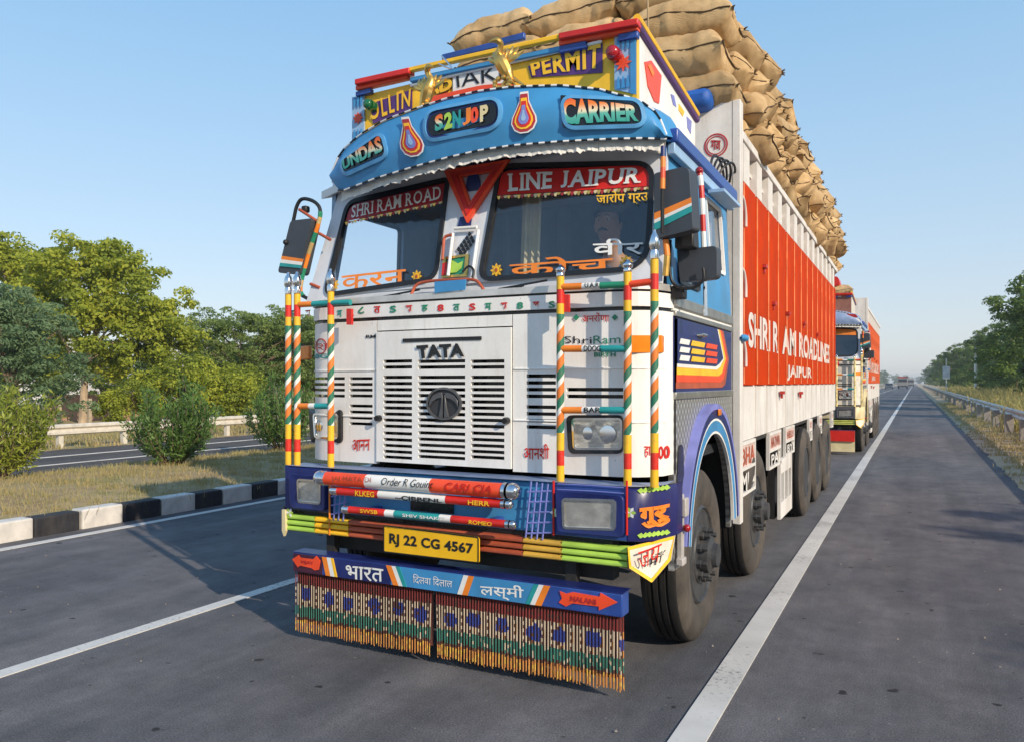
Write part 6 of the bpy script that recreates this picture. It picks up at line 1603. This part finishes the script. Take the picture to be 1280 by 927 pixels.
def tree_meshes(seed, H, blobs, nclump, rc, n_per, size, mat, trunk_r=.16, bk_=bark, flat=.6, droop=.15, lean=0.0, fork=.3, asp=.6):
    """blobs: (x, y, z, rx, rz) lobes of the crown in tree space; clumps sit through the shell of every lobe"""
    rnd = random.Random(seed); C, Rr = [], []
    wt = [b[3] ** 2 for b in blobs]
    for _ in range(nclump):
        bx, by, bz, rx, rz = rnd.choices(blobs, wt)[0]
        d = Vector((rnd.gauss(0, 1), rnd.gauss(0, 1), rnd.gauss(0, 1))).normalized(); q = rnd.random() ** .5
        q *= 1 + .22 * noise.noise(Vector((d.x * 2 + seed, d.y * 2, d.z * 2)))
        C.append((bx + d.x * rx * q, by + d.y * rx * q, max(.5, bz + d.z * rz * q))); Rr.append(rc * rnd.uniform(.6, 1.35))
    lv = leaves_mesh('crown', C, Rr, n_per, size, mat, seed, asp, flat, droop)
    tm = MB(); top = Vector((lean, 0, H * .62)); f0 = Vector((lean * .4, 0, H * fork))
    tr = bez([(0, 0, -.15), (lean * .1, .03, H * fork * .5), f0, f0.lerp(top, .5) + Vector((.15, .1, 0)), top], 4)
    tm.tube(tr, [trunk_r * (1.25 if i == 0 else 1 - .8 * i / len(tr)) for i in range(len(tr))], 9)
    cs = sorted(range(len(C)), key=lambda i: rnd.random())[:min(26, len(C))]
    for i in cs:
        e = Vector(C[i]); t_ = rnd.uniform(.0, .8); s_ = tr[int((.35 + t_ * .6) * (len(tr) - 1))]
        if e.z < s_.z: s_ = f0
        m_ = s_.lerp(e, .5) + Vector((rnd.uniform(-.2, .2), rnd.uniform(-.2, .2), .12 * (e - s_).length))
        br = bez([s_, m_, e], 3); r0 = trunk_r * rnd.uniform(.25, .45); tm.tube(br, [r0 * (1 - .85 * j / len(br)) for j in range(len(br))], 5)
    return lv, tm.mesh('trunk', bk_, True)
def tree(ms, loc, label, group='roadside trees', rz=0.0, s=1.0, sz=1.0, name='roadside_tree', cat='tree'):
    rt = empty(name, loc, label, cat, group); rt.rotation_euler.z = rz; rt.scale = (s, s, s * sz)
    for nm, me in zip(('crown', 'trunk') if cat == 'tree' else ('foliage', 'stem'), ms):
        o = bpy.data.objects.new(nm, me); COL.objects.link(o); o.parent = rt
    return rt
def at(px, Z, z=-.02): u = (px - 640) / FPX; return ((-SN + CS * u) * Z, (CS + SN * u) * Z, z)
# lobes are given in picture metres: a = sideways as seen from the road, turned into place by rz = YAW
big = tree_meshes(11, 7.8, [(-.6, 0, 6.3, 1.7, 1.2), (1.3, .2, 6.0, 1.7, 1.25), (2.9, 0, 4.6, 1.6, 1.2), (-1.8, 0, 4.7, 1.3, 1.0), (.7, -.4, 4.5, 1.9, 1.0), (3.3, .3, 3.2, 1.4, 1.1), (1.6, -.3, 2.7, 1.7, 1.0), (-1.5, .2, 2.8, 1.2, .9), (.2, .8, 6.9, .9, .6)], 330, .50, 130, .085, lf_yel, .17, bark_pale, lean=.5, fork=.32)
tree(big, at(103, 31.5), 'big yellow green tree with forked pale trunk, tallest left of the trucks', rz=YAW)
lft = tree_meshes(12, 8.2, [(-1.0, 0, 6.9, 1.6, 1.1), (.6, .3, 6.3, 1.6, 1.1), (1.6, 0, 5.0, 1.3, 1.0), (-1.5, 0, 4.8, 1.8, 1.2), (.4, -.3, 4.0, 1.6, 1.0), (1.2, 0, 2.6, 1.4, 1.1), (-1, 0, 2.6, 1.5, 1.1)], 270, .5, 130, .085, lf_yel, .17, bark, fork=.35)
tree(lft, at(18, 34), 'yellow green tree at the left edge of the view behind the blue green one', rz=YAW + .2)
bgt = tree_meshes(13, 5.0, [(0, 0, 2.2, 2.0, 1.6), (.6, 0, 3.5, 1.4, 1.0), (-.8, 0, 3.6, 1.5, 1.2), (1.2, .2, 1.6, 1.3, 1.1), (-.2, 0, 4.3, .9, .6)], 200, .45, 120, .07, lf_bl, .12, bark, flat=.35, droop=.35, asp=.35)
tree(bgt, at(12, 25), 'blue green drooping tree low at the left edge of the view', rz=YAW)
fe = tree_meshes(14, 5.6, [(-.9, 0, 4.2, 1.7, .9), (1.2, .2, 4.3, 1.8, .9), (2.8, .2, 3.8, 1.6, 1.0), (-1.6, .2, 2.6, 1.5, 1.2), (.6, 0, 2.3, 2.0, 1.2), (2.6, 0, 2.2, 1.7, 1.3)], 280, .5, 120, .075, lf_mid, .13, bark, flat=.35, droop=.35, asp=.35)
tree(fe, at(300, 36), 'feathery mid green acacia standing just left of the leading truck', rz=YAW)
tree(fe, at(395, 38), 'feathery green acacia half hidden behind the leading truck', rz=YAW + 2.8, s=.95)
mid = tree_meshes(15, 3.4, [(0, 0, 1.8, 1.3, 1.1), (1, 0, 1.4, 1.0, .9), (-1, 0, 1.3, 1.0, .9)], 110, .42, 120, .065, lf_yel, .08, bark, flat=.7)
tree(mid, at(232, 29), 'low yellow green tree between the big tree and the acacia', rz=YAW, s=.95)
tree(mid, at(296, 30), 'low yellow green tree in front of the feathery acacia', rz=YAW + 2, s=.85)
tree(mid, at(165, 27.5), 'low bushy yellow green tree in front of the forked trunk', rz=YAW + 1, s=.62)
dk = tree_meshes(16, 6, [(0, 0, 4.4, 2.0, 1.3), (1.6, .2, 3.2, 1.6, 1.2), (-1.5, 0, 3.2, 1.7, 1.2), (0, 0, 2.0, 2.2, 1.4)], 130, .55, 90, .10, lf_dk, .16, bark)
for n, (px, Z, s_) in enumerate(((-70, 46, .95), (5, 50, .8), (62, 52, .8), (128, 48, .75), (188, 52, .72), (262, 50, .85), (330, 54, .85), (400, 55, .9))):
    tree(dk, at(px, Z), f'dark green tree in the back row beyond the left verge, {NTH[n]} from the left', 'back row of dark trees', rz=n * 1.3, s=s_)
# right side of the road
rt1 = tree_meshes(17, 8.4, [(0, 0, 6.6, 2.4, 1.5), (-2.0, -1, 5.3, 1.9, 1.4), (1.8, .5, 5.2, 2.2, 1.5), (-1.2, 1, 3.4, 2.2, 1.5), (1.5, -.8, 3.2, 2.3, 1.5), (-2.6, 0, 2.6, 1.5, 1.2), (0, 0, 1.8, 2.6, 1.2)], 210, .6, 110, .095, lf_dk, .2, bark)
rt2 = tree_meshes(18, 7.4, [(0, 0, 5.7, 2.1, 1.3), (-1.5, .5, 4.4, 1.9, 1.3), (1.7, 0, 4.6, 1.8, 1.3), (0, 0, 3.0, 2.5, 1.5), (.3, -1.0, 1.8, 2.3, 1.3)], 150, .6, 100, .10, lf_mid, .18, bark)
rtx = [(6.9, 51, 0, .98), (8.6, 61, 0, 1.0), (7.4, 76, 1, 1.0), (10.5, 70, 0, 1.0), (8.2, 90, 0, .95), (7.5, 108, 1, 1.05), (8.5, 126, 0, 1.0), (7.2, 147, 0, 1.0), (8.0, 172, 1, 1.1), (7.0, 200, 0, 1.05), (8.0, 235, 0, 1.1), (7.2, 275, 1, 1.15), (8, 320, 0, 1.1), (7.4, 380, 0, 1.15), (8, 450, 1, 1.2), (7.5, 540, 0, 1.2)]
for n, (x, y, v, s_) in enumerate(rtx):
    tree((rt1, rt2)[v], (x, y, .2), f'green roadside tree on the right bank, {NTH[n]} from the camera in view', 'trees along the right bank', rz=n * 2.1 + .4, s=s_)
# the same row goes on beside and behind the photographer and shades the near lanes
NEAR = [(14.2, 9.6, 1, .84), (12.4, 5.2, 0, .80), (13.0, -.6, 1, .92), (12.0, -7.0, 0, .9), (13.5, -14.0, 1, .9), (10.2, 38.0, 0, .75)]
for n, (x, y, v, s_) in enumerate(NEAR):
    tree((rt1, rt2)[v], (x, y, .2), f'green roadside tree shading the near lanes, {NTH[n]} of the near row', 'trees along the right bank', rz=n * 1.7, s=s_)
for n, (x, y, s_) in enumerate(((-21, 150, .9), (-22, 190, 1), (-20, 230, 1), (-22, 280, 1.1), (-21, 330, 1.1), (-23, 400, 1.3), (-21, 480, 1.3), (-22, 560, 1.4), (-20, 650, 1.4), (-14, 760, 1.3), (-8, 900, 1.2), (-2, 1050, 1.2), (5, 1050, 1.2))):
    tree(rt2 if n % 2 else rt1, (x, y, 0), f'hazy distant tree left of the vanishing road, {NTH[n]} away', 'distant trees down the road', rz=n, s=s_)
# oleander bushes on the median
def bush_meshes(seed, w_, h_, n, mat):
    rs = np.random.RandomState(seed); st = MB(); V = []; 
    for k in range(46):
        a = rs.rand() * 6.283; sp = rs.uniform(.1, 1) ** .7; e = Vector((math.cos(a) * w_ * .5 * sp, math.sin(a) * w_ * .5 * sp, h_ * rs.uniform(.62, 1.0) * (1 - .30 * sp ** 2)))
        b0 = Vector((math.cos(a) * .07, math.sin(a) * .07, -.05)); m_ = b0.lerp(e, .5) + Vector((math.cos(a), math.sin(a), 0)) * .10 * w_
        br = bez([b0, m_, e], 5); st.tube(br, [.012 - .009 * i / len(br) for i in range(len(br))], 5)
        for t_ in range(n // 46):
            i = rs.uniform(.22, 1.0) * (len(br) - 1.01); p = br[int(i)].lerp(br[int(i) + 1], i % 1) + Vector(rs.randn(3) * .05)
            L_ = rs.uniform(.06, .125); d = ((br[min(int(i) + 1, len(br) - 1)] - br[int(i)]).normalized() * .7 + Vector(rs.randn(3)) * .55).normalized(); sd = d.cross(Vector(rs.randn(3))).normalized() * L_ * .13
            V += [p, p + d * L_ * .5 + sd, p + d * L_, p + d * L_ * .5 - sd]
    me = bpy.data.meshes.new('foliage'); me.from_pydata([tuple(v) for v in V], [], [(i, i + 1, i + 2, i + 3) for i in range(0, len(V), 4)]); me.materials.append(mat)
    return me, st.mesh('stem', bark, True)
bm1 = bush_meshes(21, 1.55, 1.55, 6900, lf_ol); bm2 = bush_meshes(22, 1.5, 1.5, 6000, lf_ol2)
def bush(ms, px, Z, s_, label, rz=0): tree(ms, at(px, Z, .2), label, 'oleander bushes on the median', rz, s_, 1, 'oleander_bush', 'bush')
bush(bm1, 216, 13.4, .98, 'dark green oleander bush on the median, middle of the three left of the truck')
bush(bm2, -4, 11.6, 1.03, 'yellow green oleander bush cut by the left edge of the view', 1)
bush(bm1, 352, 16.6, 1.05, 'green oleander bush half hidden by the striped poles of the truck', 2)
for n, y in enumerate((21, 27, 34, 42, 51, 61, 73, 87, 104)):
    tree(bm1, (-10.6, y, .2), f'oleander bush on the median behind the trucks, {NTH[n]} along', 'oleander bushes on the median', n, 1.0, 1, 'oleander_bush', 'bush')

# ------------------------------------------------------------------ things beyond the left carriageway
def block(name, px, Z, w_, h_, d_, mat, label, cat, roof=None, z0=0):
    p = Vector(at(px, Z)); rt = empty(name, p, label, cat); rt.rotation_euler.z = YAW
    global ORG; ORG = Vector((0, 0, 0))
    hl = []
    if h_ > 1.6: hl = [[(-w_ * .3, 0, h_ * .35), (-w_ * .12, 0, h_ * .35), (-w_ * .12, 0, h_ * .72), (-w_ * .3, 0, h_ * .72)], [(w_ * .1, 0, h_ * .35), (w_ * .28, 0, h_ * .35), (w_ * .28, 0, h_ * .72), (w_ * .1, 0, h_ * .72)]]
    MB().holed([(-w_ / 2, 0, z0), (w_ / 2, 0, z0), (w_ / 2, 0, h_), (-w_ / 2, 0, h_)], hl, (0, .2, 0)).build('wall', mat, rt)
    if h_ > 1.6:
        for sx in (-w_ / 2, w_ / 2 - .2): MB().box(sx, sx + .2, .2, d_, z0, h_).build('wall', mat, rt)
        MB().box(-w_ / 2 - .2, w_ / 2 + .2, -.2, d_ + .2, h_, h_ + .15).build('roof', roof or mat, rt)
        for h in hl: MB().slab([Vector(q) + Vector((0, .12, 0)) for q in h], (0, .03, 0)).build('window', pm('dark_window', (.03, .035, .04), .2), rt)
    return rt
block('farm_building', 235, 62, 6.5, 4.6, 5, pm('whitewash', (.66, .64, .62), .8, var=.1), 'pale whitewashed building glimpsed between the trees on the left', 'building')
block('farm_building', 52, 60, 5.0, 4.8, 5, pm('whitewash', (.66, .64, .62), .8), 'white building behind the blue green tree at the left edge', 'building')
block('boundary_wall', 122, 33.5, 4.2, 1.1, .2, pm('brick_pink', (.42, .24, .17), .9, var=.25, bump=.5), 'low reddish brick wall behind the forked tree', 'wall')
for n, (px, Z, h_) in enumerate(((74, 29, 1.2), (139, 28, 1.35), (150, 29, 1.0), (166, 29, 1.1), (112, 29, 1.0))):
    p = at(px, Z); put(MB().box(p[0] - .06, p[0] + .06, p[1] - .06, p[1] + .06, -.05, h_).build('fence_post', pm('post_stone', (.45, .36, .25), .9, var=.2), None, bevel=.01), f'stubby stone fence post on the left verge, {h_:.2f} m tall'.replace(f', {h_:.2f} m tall', ', ' + ['left of the forked trunk', 'tallest, right of the forked trunk', 'shortest, beside the tallest post', 'rightmost of the fence posts', 'right under the forked trunk'][n]), 'post', 'fence posts on the left verge')

# ------------------------------------------------------------------ far traffic
def far_truck(x, y, col, label):
    rt = empty('distant_truck', (x, y, 0), label, 'truck', 'traffic far down the road'); global ORG; ORG = Vector((0, 0, 0))
    MB().box(-1.2, 1.2, 1.9, 8, 1.0, 3.2).build('cargo_body', col, rt, bevel=.04)
    MB().slab([(-1.2, 0, .6), (-1.2, 0, 1.8), (-1.2, .3, 2.7), (-1.2, 1.8, 2.8), (-1.2, 1.8, .6)], (2.4, 0, 0)).build('cab', pm('far_cab_grey', (.22, .21, .20), .5), rt, bevel=.05)
    MB().slab([(-1.05, -.01, 1.75), (1.05, -.01, 1.75), (1.0, .24, 2.55), (-1.0, .24, 2.55)], (0, -.02, 0)).build('windscreen', black, rt)
    MB().box(-1.22, 1.22, -.12, .1, .45, .8).build('bumper', chassis_m, rt, bevel=.03)
    for sx in (-1.15, .87):
        for yy in (.95, 6.2, 7.3): MB().lathe([(.3, sx), (.5, sx + .02), (.5, sx + .26), (.3, sx + .28)], (0, yy, .5), 'X', 18).build('wheel', tread_m, rt, smooth=True)
    for sx in (-.85, .85): MB().ball((sx, -.12, .62), .1, 10).build('headlight', chrome, rt, smooth=True)
def far_car(x, y, col, label):
    rt = empty('distant_car', (x, y, 0), label, 'car', 'traffic far down the road')
    MB().slab([(-.85, 0, .35), (-.85, 0, .8), (-.85, 1.1, .95), (-.85, 1.7, 1.45), (-.85, 3.2, 1.45), (-.85, 3.9, .95), (-.85, 4.1, .4)], (1.7, 0, 0)).build('body', col, rt, bevel=.06)
    MB().slab([(-.75, 1.08, .98), (.75, 1.08, .98), (.68, 1.62, 1.4), (-.68, 1.62, 1.4)], (0, -.03, .02)).build('windscreen', black, rt)
    for sx in (-.85, .65):
        for yy in (.8, 3.3): MB().lathe([(.2, sx), (.32, sx + .02), (.32, sx + .19), (.2, sx + .2)], (0, yy, .32), 'X', 16).build('wheel', tread_m, rt, smooth=True)
    for sx in (-.6, .6): MB().ball((sx, 0, .65), .1, 10).build('headlight', chrome, rt, smooth=True)
far_truck(-2.8, 235, pm('far_red_body', (.35, .05, .03), .5), 'distant truck with a dark red body coming up the same road')
far_truck(-1.3, 330, pm('far_grey_body', (.30, .28, .26), .6), 'more distant grey truck beside the end of the white edge line')
far_car(-5.6, 215, pm('far_dark_car', (.07, .08, .10), .3), 'small dark distant car in the inner lane ahead')

# ------------------------------------------------------------------ haze
hz = MB().box(-1200, 1200, -60, 2600, -1.4, 14).build('haze', [], None, kind='stuff') if False else None
hm = bpy.data.materials.new('haze_air'); hm.use_nodes = True; t = hm.node_tree; t.nodes.remove(t.nodes['Principled BSDF'])
pv = t.nodes.new('ShaderNodeVolumePrincipled'); pv.inputs['Color'].default_value = (.90, .93, .97, 1); pv.inputs['Density'].default_value = .0006; pv.inputs['Anisotropy'].default_value = .2
t.links.new(pv.outputs[0], t.nodes['Material Output'].inputs['Volume'])
HAZE = True
if HAZE:
    MB().box(-1500, 1500, -80, 2000, -1.4, 14).build('haze', hm, None, kind='stuff')
